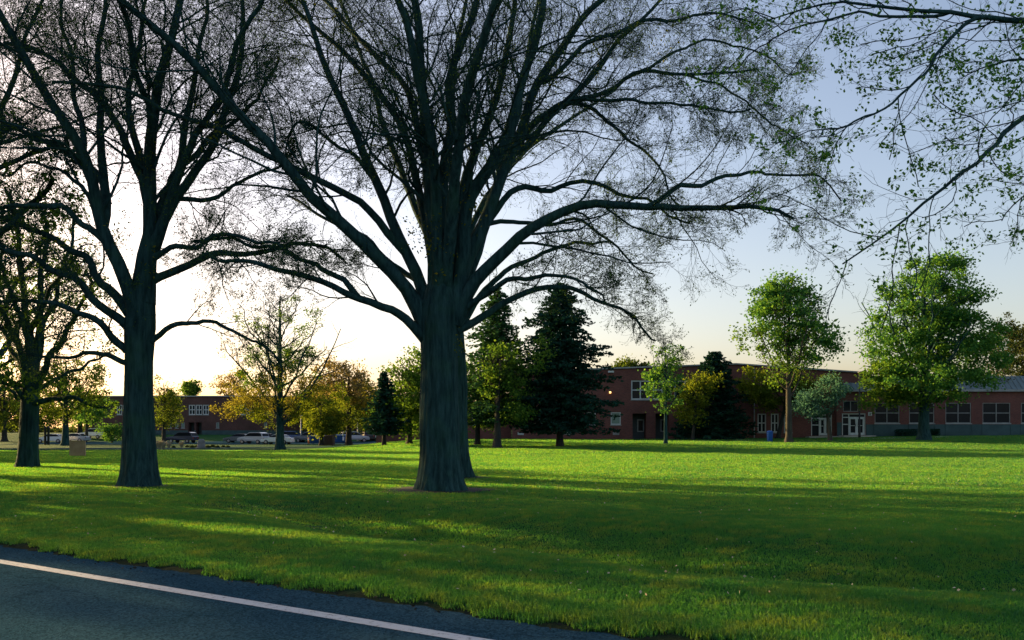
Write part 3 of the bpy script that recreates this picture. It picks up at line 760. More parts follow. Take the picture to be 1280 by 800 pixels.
def big_tree(name, label, cat, base, trunk_px, limbs, seed, group=None, n2=1.7, n3=6, n4=5, n5=3, leaf=0.052, leafp=0.6, leafm='bud', sprouts=(), flare=0.45,
             gain=1.0, bias=0.0, sides=120, leafn=1, limb_k=0.88, spread=None, l2max=4.2):
    """trunk_px: [(px,py,r_px)], limbs: [(points px, r0, r1, depth offset at the end in m)] traced at the tree's depth"""
    g = np.random.default_rng(seed)
    bx, Y = base
    z0 = gz(bx, Y)
    root = thing(name, (bx, Y, z0), label, cat, group)
    org = np.array([bx, Y, z0])
    S = Y / F
    tp = np.array([W(px, py, Y) for px, py, r in trunk_px]); tr = np.array([r * S for _, _, r in trunk_px])
    tp[0][2] = z0 - 0.12
    K = 90 if sides > 24 else 24
    d = np.r_[0, np.cumsum(np.linalg.norm(np.diff(tp, axis=0), axis=1))]
    u = np.linspace(0, 1, K) ** 1.3 * d[-1]
    pts = np.stack([np.interp(u, d, tp[:, i]) for i in range(3)], -1); rad = np.interp(u, d, tr)
    b = MB(); trunk_mesh(b, pts, rad, sides, g, flare, hflare=1.0)
    b.build('trunk', M['bark'], root, smooth=True, loc=None).location = tuple(-org)
    allP2, allR2, built = [], [], []
    for (pl, r0, r1, dy) in limbs:
        n = len(pl)
        dd = np.r_[0, np.cumsum([math.hypot(pl[i + 1][0] - pl[i][0], pl[i + 1][1] - pl[i][1]) for i in range(n - 1)])]
        fr = dd / dd[-1]
        d0, anchor = 0.0, None
        if built:               # a limb that leaves another limb starts on it
            A = np.concatenate([q for q, _ in built]); AR = np.concatenate([q for _, q in built])
            pr = np.stack([640 + A[:, 0] / A[:, 1] * F, HY - (A[:, 2] - H) / A[:, 1] * F], -1)
            dist_ = np.hypot(pr[:, 0] - pl[0][0], pr[:, 1] - pl[0][1]); k_ = int(dist_.argmin())
            tax = np.interp(-pl[0][1], [-p[1] for p in trunk_px], [p[0] for p in trunk_px]); trr = np.interp(-pl[0][1], [-p[1] for p in trunk_px], [p[2] for p in trunk_px])
            inside = abs(pl[0][0] - tax) < trr * 1.4 and pl[0][1] > trunk_px[-1][1]
            if dist_[k_] < 40 and not inside:
                anchor = A[k_]; d0 = anchor[1] - Y; r0 = min(r0, AR[k_] / S / limb_k * 0.9)
        P = [W(px, py, Y + d0 * (1 - fr[i]) + dy * fr[i] ** 1.15) for i, (px, py) in enumerate(pl)]
        P = np.array(P)
        if anchor is not None: P = P + (anchor - P[0])[None] * ((1 - fr) ** 2)[:, None]
        ex = 0
        if pl[-1][1] < 60 and abs(pl[-1][0] - pl[-2][0]) < 1.6 * (pl[-2][1] - pl[-1][1]):      # leaves the picture at the top: it goes on
            e = P[-1] - P[-2]; e /= np.linalg.norm(e); ex = g.uniform(2.5, 5.0)
            P = np.concatenate([P, [P[-1] + e * ex]])
        L = np.linalg.norm(np.diff(P, axis=0), axis=1).sum()
        Kl = 26
        P = resample(P, Kl, g, 0.16 * min(1, L / 6))
        rr = np.linspace(0, 1, Kl); R = limb_k * S * (r0 + (r1 * (0.45 if ex else 1.0) - r0) * rr ** 0.75)
        R[:2] *= (1.0 if anchor is not None else 1.2)
        built.append((P, R))
        m = MB(); m.tubes(P[None], R[None], 10)
        nn = max(4, int(L * n2))
        P2, R2 = grow(P[None], R[None], nn, 0.22, 1.0, (0.22, 0.48), (min(0.7, l2max * .5), l2max), (22, 60), 9, 0.02, 0.17, 0.28, g, rmin=0.008, tip=0.25)
        m.tubes(P2, R2, 6)
        m.build('branch', M['bark'], root, smooth=True).location = tuple(-org)
        allP2 += [P2, resample(P[-8:], 9)[None]]; allR2 += [R2, np.interp(np.linspace(0, 1, 9), np.linspace(0, 1, 8), R[-8:])[None]]
    P2 = np.concatenate(allP2); R2 = np.concatenate(allR2)
    P3, R3 = grow(P2, R2, n3, 0.12, 1.0, (0.28, 0.6), (0.35, 2.2), (20, 62), 6, 0.0, 0.2, 0.42, g, rmin=0.0045)
    P4, R4 = grow(P3, R3, n4, 0.12, 1.0, (0.4, 0.75), (0.2, 1.0), (20, 60), 4, 0.01, 0.2, 0.6, g, rmin=0.0032)
    P5, R5 = grow(P4, R4, n5, 0.2, 1.0, (0.4, 0.8), (0.1, 0.45), (20, 55), 3, 0.0, 0.2, 0.7, g, rmin=0.0025 * gain)
    tw = MB(); tw.tubes(P3, R3 * gain, 4); tw.tubes(P4, R4 * gain, 3); tw.tubes(P5, R5, 3)
    tw.build('twigs', M['twig'], root).location = tuple(-org)
    tips = P5[:, -1]; mids = P5[:, 1]
    c = np.concatenate([tips[g.random(len(tips)) < leafp], mids[g.random(len(mids)) < leafp * 0.5]])
    c = np.repeat(c, leafn, axis=0)
    c = c + g.normal(size=c.shape) * (0.02 if leafn == 1 else (spread or 0.06))
    lm = MB(); lm.leaves(c, leaf, 0.55, g)
    lm.build('leaves', M[leafm], root).location = tuple(-org)
    if sprouts:
        for (px, py, r, n, dy) in sprouts:
            sm = MB()
            cc = W(px, py, Y + dy) + g.normal(size=(n, 3)) * np.array([r, r, r * 1.5]) * S
            sm.leaves(cc, 0.085, 0.6, g)
            sm.build('foliage', M['sprout'], root).location = tuple(-org)
    return root

# --- main oak
main_base = hit(551, 613)
main_limbs = [
    ([(535, 428), (490, 396), (450, 372), (410, 356), (380, 345), (340, 331), (300, 326), (240, 330)], 8, 2, -2.0),
    ([(452, 373), (425, 347), (380, 322), (340, 305), (300, 300), (250, 290)], 6, 2, 1.5),
    ([(540, 405), (515, 340), (480, 240), (465, 210), (450, 161), (424, 109), (405, 82), (375, 0)], 11, 6, 2.5),
    ([(535, 412), (505, 365), (480, 335), (430, 283), (390, 250), (350, 202), (292, 124), (232, 64), (154, 0)], 12, 5, -3.0),
    ([(504, 312), (484, 287), (450, 255), (401, 221), (349, 197), (300, 175), (244, 150), (202, 135), (130, 108), (60, 95)], 7, 2, -1.5),
    ([(545, 385), (537, 320), (529, 259), (510, 176), (491, 139), (461, 97), (431, 67), (394, 34), (367, 11)], 9, 5, 4.0),
    ([(546, 330), (540, 240), (510, 116), (480, 79), (450, 45), (420, 19), (405, 0)], 9, 5, 5.5),
    ([(548, 400), (544, 330), (540, 270), (533, 188), (525, 75), (518, 0)], 15, 7, 0.5),
    ([(552, 400), (550, 320), (545, 262), (544, 165), (525, 105), (510, 38), (500, 0)], 12, 5, -2.0),
    ([(556, 395), (559, 300), (559, 210), (562, 157), (559, 94), (577, 45), (596, 0)], 12, 6, 1.8),
    ([(558, 385), (562, 280), (570, 169), (585, 109), (604, 56), (622, 0)], 12, 6, -3.5),
    ([(560, 390), (568, 300), (577, 232), (600, 169), (626, 112), (637, 56), (639, 0)], 11, 5, 4.0),
    ([(565, 395), (570, 330), (600, 240), (634, 184), (656, 101), (675, 49), (682, 0)], 14, 7, -1.0),
    ([(566, 400), (580, 330), (596, 289), (619, 244), (645, 187), (680, 94), (710, 52), (740, 11), (751, 0)], 13, 6, 2.0),
    ([(645, 187), (680, 146), (717, 109), (755, 71), (792, 37), (830, 7)], 7, 3, 3.0),
    ([(640, 200), (680, 157), (717, 131), (762, 109), (792, 99), (849, 90), (890, 92), (940, 80)], 6, 1.6, 0.5),
    ([(660, 165), (710, 131), (792, 131), (875, 133), (942, 139)], 4, 1.2, -2.0),
    ([(568, 405), (590, 365), (615, 335), (660, 295), (720, 260), (765, 258), (810, 258), (849, 255), (890, 259), (942, 262), (980, 266), (1017, 285)], 12, 2, -1.5),
    ([(800, 259), (826, 251), (860, 232), (886, 217), (942, 221), (999, 217), (1040, 229)], 4.5, 1.2, 1.0),
    ([(600, 280), (626, 240), (680, 236), (736, 229), (774, 244), (815, 251), (870, 275)], 6, 1.5, 2.0),
    ([(570, 412), (605, 392), (640, 375), (670, 365), (730, 360), (760, 378), (795, 402), (818, 432)], 7, 1.5, 2.5),
    ([(568, 395), (615, 365), (680, 342), (720, 347), (760, 372)], 6, 1.3, -2.5),
    ([(605, 290), (640, 279), (680, 280), (730, 278), (780, 312), (815, 345)], 4, 1.2, 1.0),
    ([(690, 140), (725, 135), (774, 157), (807, 191), (830, 225), (850, 262)], 4, 1.2, 0.0),
    ([(680, 100), (730, 60), (790, 30), (860, 12), (930, 20)], 5, 1.5, 2.0),
    ([(770, 100), (830, 60), (890, 50), (960, 70), (1000, 100)], 3, 1.0, 3.5),
    ([(850, 92), (910, 110), (960, 150), (1010, 180)], 2.5, 1.0, 1.0),
    ([(470, 225), (440, 190), (400, 165), (375, 148), (368, 170), (362, 195)], 4, 1.5, 1.0),
    ([(530, 260), (500, 165), (475, 195), (455, 215)], 3, 1.0, -1.0),
]
big_tree('oak_tree', 'largest bare limbed oak with a thick dark trunk, in the middle of the lawn', 'tree', main_base,
         [(551, 613, 26), (551, 600, 25), (551, 560, 24), (550, 500, 23.5), (550, 450, 23), (550, 410, 24), (551, 385, 24), (552, 360, 19), (552, 335, 10), (552, 310, 4)],
         main_limbs, 11, n2=1.6, n3=9, n4=6, n5=4, leafp=0.8, limb_k=0.82,
         sprouts=[(545, 300, 12, 160, -.6), (590, 262, 8, 80, -.3), (520, 290, 8, 70, -.4), (565, 215, 10, 80, 0), (545, 140, 14, 90, -.5), (630, 100, 14, 80, 0), (700, 90, 16, 90, 0), (575, 430, 5, 40, -.6), (735, 75, 14, 60, 1),
                  (480, 165, 16, 60, 0), (420, 20, 16, 60, 2), (270, 165, 10, 90, -1.5), (830, 50, 16, 100, 3), (655, 175, 12, 60, 0)])

# --- oak right behind it
back_base = hit(567, 597)
big_tree('oak_tree', 'oak trunk half hidden directly behind the largest oak', 'tree', back_base,
         [(566, 597, 20), (566, 560, 18), (566, 480, 17), (564, 420, 16), (562, 360, 14), (562, 300, 9)],
         [([(563, 380), (562, 300), (560, 200), (570, 100), (580, 0)], 7, 3, 2.0),
          ([(564, 400), (590, 330), (620, 220), (650, 110), (670, 0)], 8, 4, 3.0),
          ([(562, 390), (540, 310), (500, 220), (470, 120), (430, 20)], 8, 3, 4.0),
          ([(565, 410), (610, 360), (660, 325), (720, 300), (770, 300)], 6, 1.5, 1.5),
          ([(562, 400), (520, 350), (460, 300), (400, 270), (350, 240)], 6, 1.5, 3.0),
          ([(563, 350), (600, 250), (680, 170), (770, 110)], 6, 2, 5.0)],
         12, n2=1.0, n3=6, n4=5, n5=2, gain=1.0)

# --- left oak
left_base = hit(175, 608)
left_limbs = [
    ([(175, 420), (170, 373), (147, 310), (135, 265), (127, 240), (112, 199), (86, 165), (60, 116), (34, 75), (0, 22)], 12, 5, -2.0),
    ([(140, 285), (138, 250), (131, 202), (127, 150), (126, 75), (129, 0)], 8, 4, 2.5),
    ([(180, 380), (187, 292), (187, 225), (187, 169), (199, 124), (210, 75), (225, 19)], 14, 6, 0.5),
    ([(188, 300), (184, 232), (157, 184), (146, 150), (116, 112), (86, 86), (56, 68), (10, 50)], 8, 3, 2.0),
    ([(188, 320), (200, 280), (221, 240), (255, 199), (277, 165), (285, 131), (300, 75), (304, 0)], 9, 4, 2.0),
    ([(190, 310), (210, 245), (232, 202), (255, 157), (274, 124), (290, 80), (310, 30)], 8, 4, -2.0),
    ([(188, 300), (199, 255), (217, 210), (225, 161), (240, 110), (250, 50), (255, 0)], 8, 4, 4.0),
    ([(195, 275), (210, 259), (225, 247), (277, 240), (311, 225), (345, 210), (370, 180)], 5, 1.5, 2.0),
    ([(185, 352), (205, 340), (262, 324), (325, 306), (380, 306), (430, 320)], 7, 2, 1.0),
    ([(188, 325), (220, 308), (273, 292), (341, 300), (370, 318)], 5, 1.5, -2.0),
    ([(180, 432), (195, 418), (220, 407), (268, 402), (300, 418), (325, 436), (350, 460)], 5, 1.3, -1.0),
    ([(172, 445), (150, 428), (126, 405), (84, 384), (42, 373), (0, 380)], 7, 2, -2.0),
    ([(172, 425), (150, 398), (115, 368), (68, 336), (31, 313), (-20, 300)], 8, 3, -1.0),
    ([(172, 460), (150, 450), (121, 444), (73, 447), (26, 441)], 5, 1.5, 1.5),
    ([(172, 400), (150, 373), (105, 326), (52, 294), (0, 268)], 8, 3, 2.5),
    ([(142, 300), (112, 281), (82, 255), (37, 255), (-20, 262)], 6, 2.5, -1.0),
    ([(135, 265), (116, 244), (71, 206), (37, 202), (0, 225)], 4, 1.5, 1.0),
    ([(128, 240), (80, 190), (30, 165), (-20, 135)], 6, 3, 1.0),
    ([(187, 240), (170, 180), (165, 110), (175, 40), (180, 0)], 7, 4, 3.5),
    ([(190, 220), (195, 150), (180, 90), (160, 30), (150, 0)], 6, 3, -3.0),
    ([(112, 199), (95, 130), (85, 60), (80, 0)], 5, 3, 3.0),
    ([(200, 250), (250, 180), (320, 130), (350, 70)], 5, 2, 4.0),
]
left_kw = dict(n2=1.7, n3=11, n4=6, n5=4, leafp=0.8, limb_k=0.84)
left_oak = big_tree('oak_tree', 'tall bare oak with a straight dark trunk left of the largest oak', 'tree', left_base,
         [(175, 608, 20), (175, 596, 19.5), (174, 560, 18.5), (173, 494, 17), (173, 450, 16.5), (174, 410, 18), (177, 373, 15), (183, 320, 12), (187, 292, 8), (188, 268, 3)],
         left_limbs, 21, sprouts=[(150, 290, 12, 100, -.3), (190, 200, 14, 70, -.3), (60, 330, 20, 150, 1), (190, 330, 10, 60, 0), (160, 170, 14, 60, 0)], **left_kw)

# --- far left oak with thin yellow green leaf
fl_base = hit(34, 584)
fl_limbs = [
    ([(36, 505), (25, 440), (5, 390), (-30, 340)], 7, 2, -1.0), ([(37, 500), (45, 430), (52, 340), (60, 270)], 7, 2.5, 1.0),
    ([(37, 500), (36, 420), (25, 330), (15, 240)], 7, 2.5, 2.5), ([(38, 500), (65, 450), (95, 400), (120, 350)], 6, 2, -2.0),
    ([(38, 505), (60, 500), (86, 494), (110, 505), (130, 512)], 5, 1.3, -1.0), ([(35, 510), (15, 475), (-20, 462)], 5, 1.5, -1.5),
    ([(36, 470), (60, 400), (85, 330), (90, 270)], 5, 2, 3.0), ([(36, 480), (10, 420), (-25, 390)], 5, 2, 3.0),
    ([(38, 490), (75, 470), (110, 455), (140, 440)], 4, 1.3, 2.0), ([(36, 450), (20, 380), (-10, 300)], 5, 2, -2.5),
    ([(37, 420), (60, 360), (100, 310)], 4, 1.5, -3.0),
]
fl_root = big_tree('oak_tree', 'shorter oak in thin yellow green leaf at the left edge of the lawn', 'tree', fl_base,
         [(34, 584, 11.5), (35, 570, 11), (36, 540, 10.5), (37, 510, 10.5), (37, 480, 9), (37, 450, 6), (36, 420, 4)],
         fl_limbs, 31, n2=1.3, n3=6, n4=4, n5=2, leaf=0.12, leafp=0.75, leafm='maple_lime', gain=1.1, leafn=2)

# --- more oaks of the row, standing left of the picture: crowns reach in; leafing copies are added for shade
fl_oak = fl_root
for src, s_, t_, sc_, rz, lab in (
        (left_oak, 14.0, -34.0, 1.05, 2.2, 'nearest oak beyond the left edge, its bare crown reaching in at the upper left'),
        (left_oak, 13.7, -45.2, 1.0, 4.0, 'second oak beyond the left edge, behind the nearest overhanging crown'),
        (left_oak, 13.9, -56.8, 1.1, 5.3, 'third oak beyond the left edge, farthest of the roadside row'),
        (fl_oak, 9.8, -28.0, 1.15, 0.9, 'leafing roadside oak added for shade close to the verge beyond the left edge'),
        (fl_oak, 22.0, -47.0, 1.3, 1.9, 'leafing oak added for shade inside the lawn beyond the left edge'),
        (fl_oak, 9.5, -41.0, 1.35, 3.9, 'leafing roadside oak added for shade farther along the verge beyond the left edge'),
        (fl_oak, 7.0, -58.0, 1.5, 5.0, 'farthest leafing oak added for shade along the verge beyond the left edge'),
        (fl_oak, -7.0, -53.0, 1.5, 0.4, 'leafing oak added for shade across the road beyond the left edge')):
    c = copy_tree(src)
    x, y = st(s_, t_)
    c["label"] = lab
    c["group"] = 'oaks beyond the left edge'
    c.location = (x, y, gz(x, y)); c.rotation_euler = (0, 0, rz); c.scale = (sc_, sc_, sc_)

# --- tree at the right whose boughs hang into the picture
rx, ry = 10.8, 12.5
rb_limbs = [
    ([(1640, 150), (1500, 70), (1380, 50), (1280, 39), (1228, 31), (1174, 12), (1117, 6), (1042, 8), (965, 14)], 11, 0.8, -1.0),
    ([(1240, 33), (1207, 27), (1183, 54), (1146, 99), (1104, 136), (1063, 150), (1022, 159)], 4, 1.0, -1.5),
    ([(1560, 260), (1400, 120), (1330, 110), (1280, 136), (1249, 173), (1224, 210), (1183, 247), (1133, 272), (1092, 305), (1075, 326)], 8, 1.0, -2.0),
    ([(1190, 17), (1146, 16), (1075, 20), (1026, 25), (960, 52), (920, 75)], 3, 0.9, 1.0),
    ([(1620, 420), (1480, 330), (1380, 260), (1310, 240), (1270, 262), (1262, 290)], 5, 0.8, 0.5),
    ([(1700, 300), (1720, 100), (1740, -100), (1730, -300)], 18, 8, 0.0),
    ([(1690, 250), (1600, 60), (1500, -80), (1400, -150)], 14, 5, 2.0),
    ([(1300, 130), (1290, 80), (1270, 70), (1240, 78), (1205, 90)], 3, 0.9, 0.0),
]
big_tree('maple_tree', 'leafing boughs of a tree beyond the right edge, hanging in the upper right sky', 'tree', (rx, ry),
         [(640 + rx / ry * F, 660, 34), (640 + rx / ry * F, 600, 32), (1650, 480, 30), (1680, 380, 28), (1695, 280, 22)],
         rb_limbs, 41, n2=2.6, n3=5, n4=3, n5=2, leaf=0.062, leafp=0.24, leafm='maple', gain=0.7, leafn=9, spread=0.05, limb_k=0.8, l2max=1.5)

# ---------------------------------------------------------------- leafy trees
def auto_limbs(base, top, n, spread, g, rtrunk, fork):
    """n limbs from a trunk: returns P (n,8,3), R"""
    b = np.array(base); P = np.zeros((n, 9, 3)); R = np.zeros((n, 9))
    for k in range(n):
        f = fork + (0.85 - fork) * (k + g.uniform(0, 1)) / n
        a = k * 2.399 + g.uniform(-.3, .3)
        p = b + np.array([0, 0, (top - b[2]) * f]); hgt = (top - p[2])
        d = np.array([math.cos(a) * spread * (1.15 - f), math.sin(a) * spread * (1.15 - f), hgt * g.uniform(0.35, 0.75)])
        for i in range(9):
            u = i / 8
            P[k, i] = p + d * np.array([u ** 0.85, u ** 0.85, u ** 1.15]) + g.normal(size=3) * 0.06 * spread * u * 0.5
        R[k] = rtrunk * 0.34 * (1.1 - f) * np.linspace(1, .2, 9) + 0.012
    return P, R

def leafy(name, label, px, py, lobes, leafm, n_leaf, size, r_px, top_py, lean=0.0, seed=1, bark='bark_dark', n_limb=14, fork=0.28, group=None, clump=0.9, base=None, cat='tree',
          clumps=None, twigs=True, trunk_top=0.92, spread_px=None):
    """lobes: (cx, cy, rx, ry, weight) in photo pixels at the tree's own depth, or with a sixth entry: another leaf material"""
    g = np.random.default_rng(seed)
    bx, Y = base or hit(px, py)
    S = Y / F; z0 = gz(bx, Y); org = np.array([bx, Y, z0])
    root = thing(name, org, label, cat, group)
    top = wz(top_py, Y)
    K = 22; u = np.linspace(0, 1, K)
    ht = (top - z0) * trunk_top
    pts = np.stack([bx + lean * S * u + g.normal(size=K) * 0.02 * S * 10 * u, np.full(K, Y) + np.cumsum(g.normal(size=K)) * .02, z0 - .08 + ht * u], -1)
    rad = r_px * S * (1 - 0.9 * u ** 0.9) + 0.015
    b = MB(); trunk_mesh(b, pts, rad, 14, g, 0.5, 0.05, 0.6 * max(.4, r_px * S * 2), 5)
    sp = (spread_px or max(l[2] for l in lobes)) * S
    P1, R1 = auto_limbs((bx, Y, z0), top, n_limb, sp, g, r_px * S, fork)
    P1[:, :, 0] += lean * S * ((P1[:, :, 2] - z0) / (top - z0))
    b.tubes(P1, R1, 6)
    if twigs:
        P2, R2 = grow(P1, R1, 6, 0.25, 1, (0.25, 0.5), (0.3, 3), (25, 60), 6, 0.03, 0.15, 0.6, g, rmin=0.012)
        P3, R3 = grow(P2, R2, 4, 0.2, 1, (0.3, 0.6), (0.2, 1.6), (25, 60), 4, 0.02, 0.15, 0.6, g, rmin=0.009)
        b.tubes(P2, R2, 4); b.tubes(P3, R3, 3)
    b.build('trunk', M[bark], root, smooth=True).location = tuple(-org)
    by = {}
    wsum = sum(l[4] * l[2] * l[3] for l in lobes)
    for l in lobes:
        cx, cy, rx_, ry_, w = l[:5]; lm = l[5] if len(l) > 5 else leafm
        share = w * rx_ * ry_ / wsum
        nc = max(6, int((clumps or 110) * share)); nl = max(20, int(n_leaf * share / nc))
        c0 = W(cx, cy, Y); c0[1] += g.normal() * 0.1 * rx_ * S
        d = g.normal(size=(nc, 3)); d /= np.linalg.norm(d, axis=1, keepdims=True)
        rr = g.uniform(0.25, 1.0, (nc, 1)) ** 0.55
        cc = c0 + d * rr * np.array([rx_, rx_ * 0.95, ry_]) * S
        cs = clump * g.uniform(0.5, 1.25, nc)
        q = np.repeat(cc, nl, axis=0) + g.normal(size=(nc * nl, 3)) * np.repeat(cs, nl)[:, None] * np.array([0.55, 0.55, 0.36])
        by.setdefault(lm, []).append(q)
    for lm, qs in by.items():
        q = np.concatenate(qs)
        MB().leaves(q, size, 0.75, g, 0.3).build('crown', M[lm], root).location = tuple(-org)
    return root

def conifer(name, label, px, py, top_py, half_px, leafm, n_tier, seed, r_px=5, clear=0.10, size=0.32, droop=0.28, per=9, dens=26, base=None, shape=0.9):
    g = np.random.default_rng(seed)
    bx, Y = base or hit(px, py)
    S = Y / F; z0 = gz(bx, Y); org = np.array([bx, Y, z0]); root = thing(name, org, label, 'tree')
    top = wz(top_py, Y); h = top - z0; hw = half_px * S
    K = 20; u = np.linspace(0, 1, K)
    b = MB(); trunk_mesh(b, np.stack([np.full(K, bx), np.full(K, Y), z0 - .08 + h * u], -1), r_px * S * (1 - u) + .02, 12, g, .45, .05, .8, 5)
    q = []
    bp, br_ = [], []
    for k in range(n_tier):
        f = clear + (1 - clear) * (k / n_tier) ** 0.95
        ln = hw * ((1 - f) / (1 - clear)) ** shape * g.uniform(.68, 1.15) + 0.15
        for j in range(per):
            a = j * 6.283 / per + k * 1.1 + g.uniform(-.25, .25)
            L = ln * g.uniform(.5, 1.2)
            t = np.linspace(0, 1, 7)
            P = np.stack([bx + math.cos(a) * L * t, Y + math.sin(a) * L * t, z0 + h * f + L * (0.10 * t - droop * t ** 1.6 + 0.12 * t ** 4)], -1)
            bp.append(P); br_.append(np.linspace(.045, .008, 7) * (0.5 + L / hw))
            n = max(6, int(dens * L / hw * 1.3))
            tt = g.uniform(.08, 1, n) ** 0.8
            pos = np.stack([np.interp(tt, t, P[:, i]) for i in range(3)], -1)
            wdt = 0.26 * L * (1 - tt * .75) + .1
            side = g.normal(size=n) * wdt * .6
            pos[:, 0] += -math.sin(a) * side; pos[:, 1] += math.cos(a) * side
            pos[:, 2] += g.normal(size=n) * .07 - abs(side) * .25
            q.append(pos)
    b.tubes(np.array(bp), np.array(br_), 4)
    b.build('trunk', M['bark_dark'], root, smooth=True).location = tuple(-org)
    MB().leaves(np.concatenate(q), size, 0.5, g, 0.55).build('crown', M[leafm], root).location = tuple(-org)
    return root

# mid distance, centre left: bare topped tree with orange and yellow lower leaves
leafy('spring_tree', 'broad tree with orange yellow lower leaves and bare twiggy top by the parked cars', 350, 563,
      [(345, 490, 62, 36, 1, 'orange'), (350, 515, 58, 18, 1, 'yellow'), (300, 505, 34, 20, .9, 'orange'), (405, 500, 38, 24, .9, 'yellow'), (355, 420, 60, 52, .35, 'maple_lime'), (345, 460, 58, 40, .8, 'maple_lime')],
      'orange', 24000, .18, 5.6, 352, seed=51, n_limb=26, fork=.14, clump=.8, clumps=190, spread_px=78, bark='bark')
leafy('spring_tree', 'tan and orange leafed tree behind the blue dumpsters', 436, 552,
      [(430, 480, 34, 28, 1, 'tan'), (455, 495, 26, 22, 1, 'orange'), (410, 470, 26, 24, .6, 'tan'), (440, 520, 34, 18, 1, 'olive')], 'tan', 9000, .30, 4, 445, seed=52, n_limb=18, clump=1.3, base=(wx(436, 124), 124.0), clumps=120)
leafy('spring_tree', 'yellow leafed small tree over the left blue dumpster', 402, 552,
      [(402, 522, 20, 22, 1, 'yellow'), (418, 530, 14, 14, 1, 'olive')], 'yellow', 5000, .30, 3, 497, seed=53, n_limb=12, clump=1.0, base=(wx(402, 121), 121.0), clumps=60)
conifer('conifer', 'slim dark conifer beside the pale green tree left of the largest oak', 480, 557, 464, 27, 'needle', 26, 54, 2.4, .18, .34, dens=24, shape=.7)
leafy('spring_tree', 'pale green layered tree just left of the largest oak trunk', 512, 555,
      [(508, 480, 30, 24, 1), (500, 505, 36, 16, 1.2), (512, 525, 34, 16, 1.2), (530, 490, 30, 40, .8), (520, 455, 22, 22, .5)], 'maple_lime', 10000, .24, 3.5, 440, seed=55, n_limb=20, clump=.9, clumps=110)
# conifers and small trees right of the main trunk
conifer('conifer', 'green spruce with sunlit left side just right of the largest oak', 621, 558.5, 358, 58, 'needle_lit', 42, 56, 4, .16, .30, dens=60, shape=.65)
conifer('conifer', 'large dark spruce with low sweeping boughs in front of the brick wall', 700, 558, 352, 82, 'needle', 44, 57, 4.0, .12, .34, dens=95, shape=.55, droop=.34)
leafy('spring_tree', 'small sunlit green tree in front of the spruces, nearest the largest oak', 597, 556,
      [(598, 500, 24, 26, 1), (592, 470, 16, 22, .8), (606, 525, 26, 14, 1)], 'maple_lime', 5000, .22, 3.6, 455, seed=58, n_limb=12, clump=.8, clumps=70)
leafy('spring_tree', 'sunlit green tree with a flared trunk in front of the green spruce', 622, 560,
      [(632, 490, 26, 26, 1), (625, 455, 22, 26, .8), (640, 515, 22, 12, 1), (660, 450, 30, 26, .35)], 'maple_lime', 6000, .20, 5, 430, seed=59, n_limb=14, clump=.75, clumps=80, fork=.3)
# sapling and yew
leafy('sapling', 'slim young tree with thin green leaves before the white framed upper windows', 832, 555,
      [(830, 478, 24, 26, 1), (838, 445, 20, 22, .7), (835, 505, 18, 18, .5)], 'maple', 2600, .22, 2.3, 420, seed=60, n_limb=16, clump=.6, clumps=60, bark='bark')
conifer('conifer', 'dark pointed yew against the school wall beside the downspout', 893, 552, 438, 50, 'needle', 34, 61, 4, .03, .36, dens=80, shape=.55, droop=.22, base=(wx(893, 91.5), 91.5))
leafy('spring_tree', 'yellow lit small tree leaning before the dark yew', 862, 553,
      [(868, 492, 24, 18, 1), (858, 512, 18, 14, 1), (885, 478, 22, 18, .8), (872, 522, 14, 8, .6)], 'yellow', 4200, .24, 2.2, 462, lean=6, seed=62, n_limb=12, clump=.7, clumps=70, base=(wx(866, 88.5), 88.5))
# right hand trees
leafy('maple_tree', 'tall slender maple with a pale lit trunk beside the blue bin', 986, 553,
      [(985, 395, 44, 46, 1, 'maple'), (1010, 425, 34, 36, .9, 'maple'), (962, 385, 26, 30, .8, 'maple'), (945, 425, 26, 26, .30, 'maple_lime'), (985, 365, 26, 24, .8, 'maple'), (985, 460, 50, 20, .25, 'maple_lime')],
      'maple', 17000, .24, 4.2, 336, seed=63, n_limb=26, fork=.25, clump=.85, clumps=190, bark='bark_pale')
leafy('spring_tree', 'low broad yellow leafed tree close to the wall behind the slender maple', 958, 549,
      [(945, 480, 28, 22, 1, 'yellow'), (975, 492, 36, 20, .8, 'olive'), (1020, 480, 36, 18, .8, 'olive'), (950, 505, 26, 10, .7, 'yellow')], 'yellow', 8000, .25, 3, 452, lean=20, seed=64, n_limb=16, clump=.8, clumps=100, base=(wx(972, 91.5), 91.5))
leafy('ornamental_tree', 'small silvery grey green tree in front of the entrance doors', 1038, 551,
      [(1025, 500, 30, 20, 1), (1042, 485, 22, 16, 1), (1012, 510, 20, 12, .8)], 'greygreen', 5200, .20, 3, 468, lean=-8, seed=65, n_limb=14, clump=.65, clumps=90, fork=.35, bark='bark_pale')
big_maple = leafy('maple_tree', 'largest round green maple before the right wing of the school', 1155, 550,
      [(1160, 375, 62, 50, 1), (1130, 430, 52, 44, 1), (1200, 420, 52, 50, 1), (1160, 475, 80, 28, .8), (1105, 475, 32, 26, .8, 'maple_lime'), (1175, 340, 48, 22, .9), (1150, 490, 50, 22, .6, 'maple_lime'), (1235, 450, 24, 34, .5), (1120, 500, 40, 12, .6, 'maple_lime')],
      'maple', 52000, .25, 7, 315, seed=66, n_limb=34, fork=.2, clump=.95, clumps=330, spread_px=80, bark='bark')
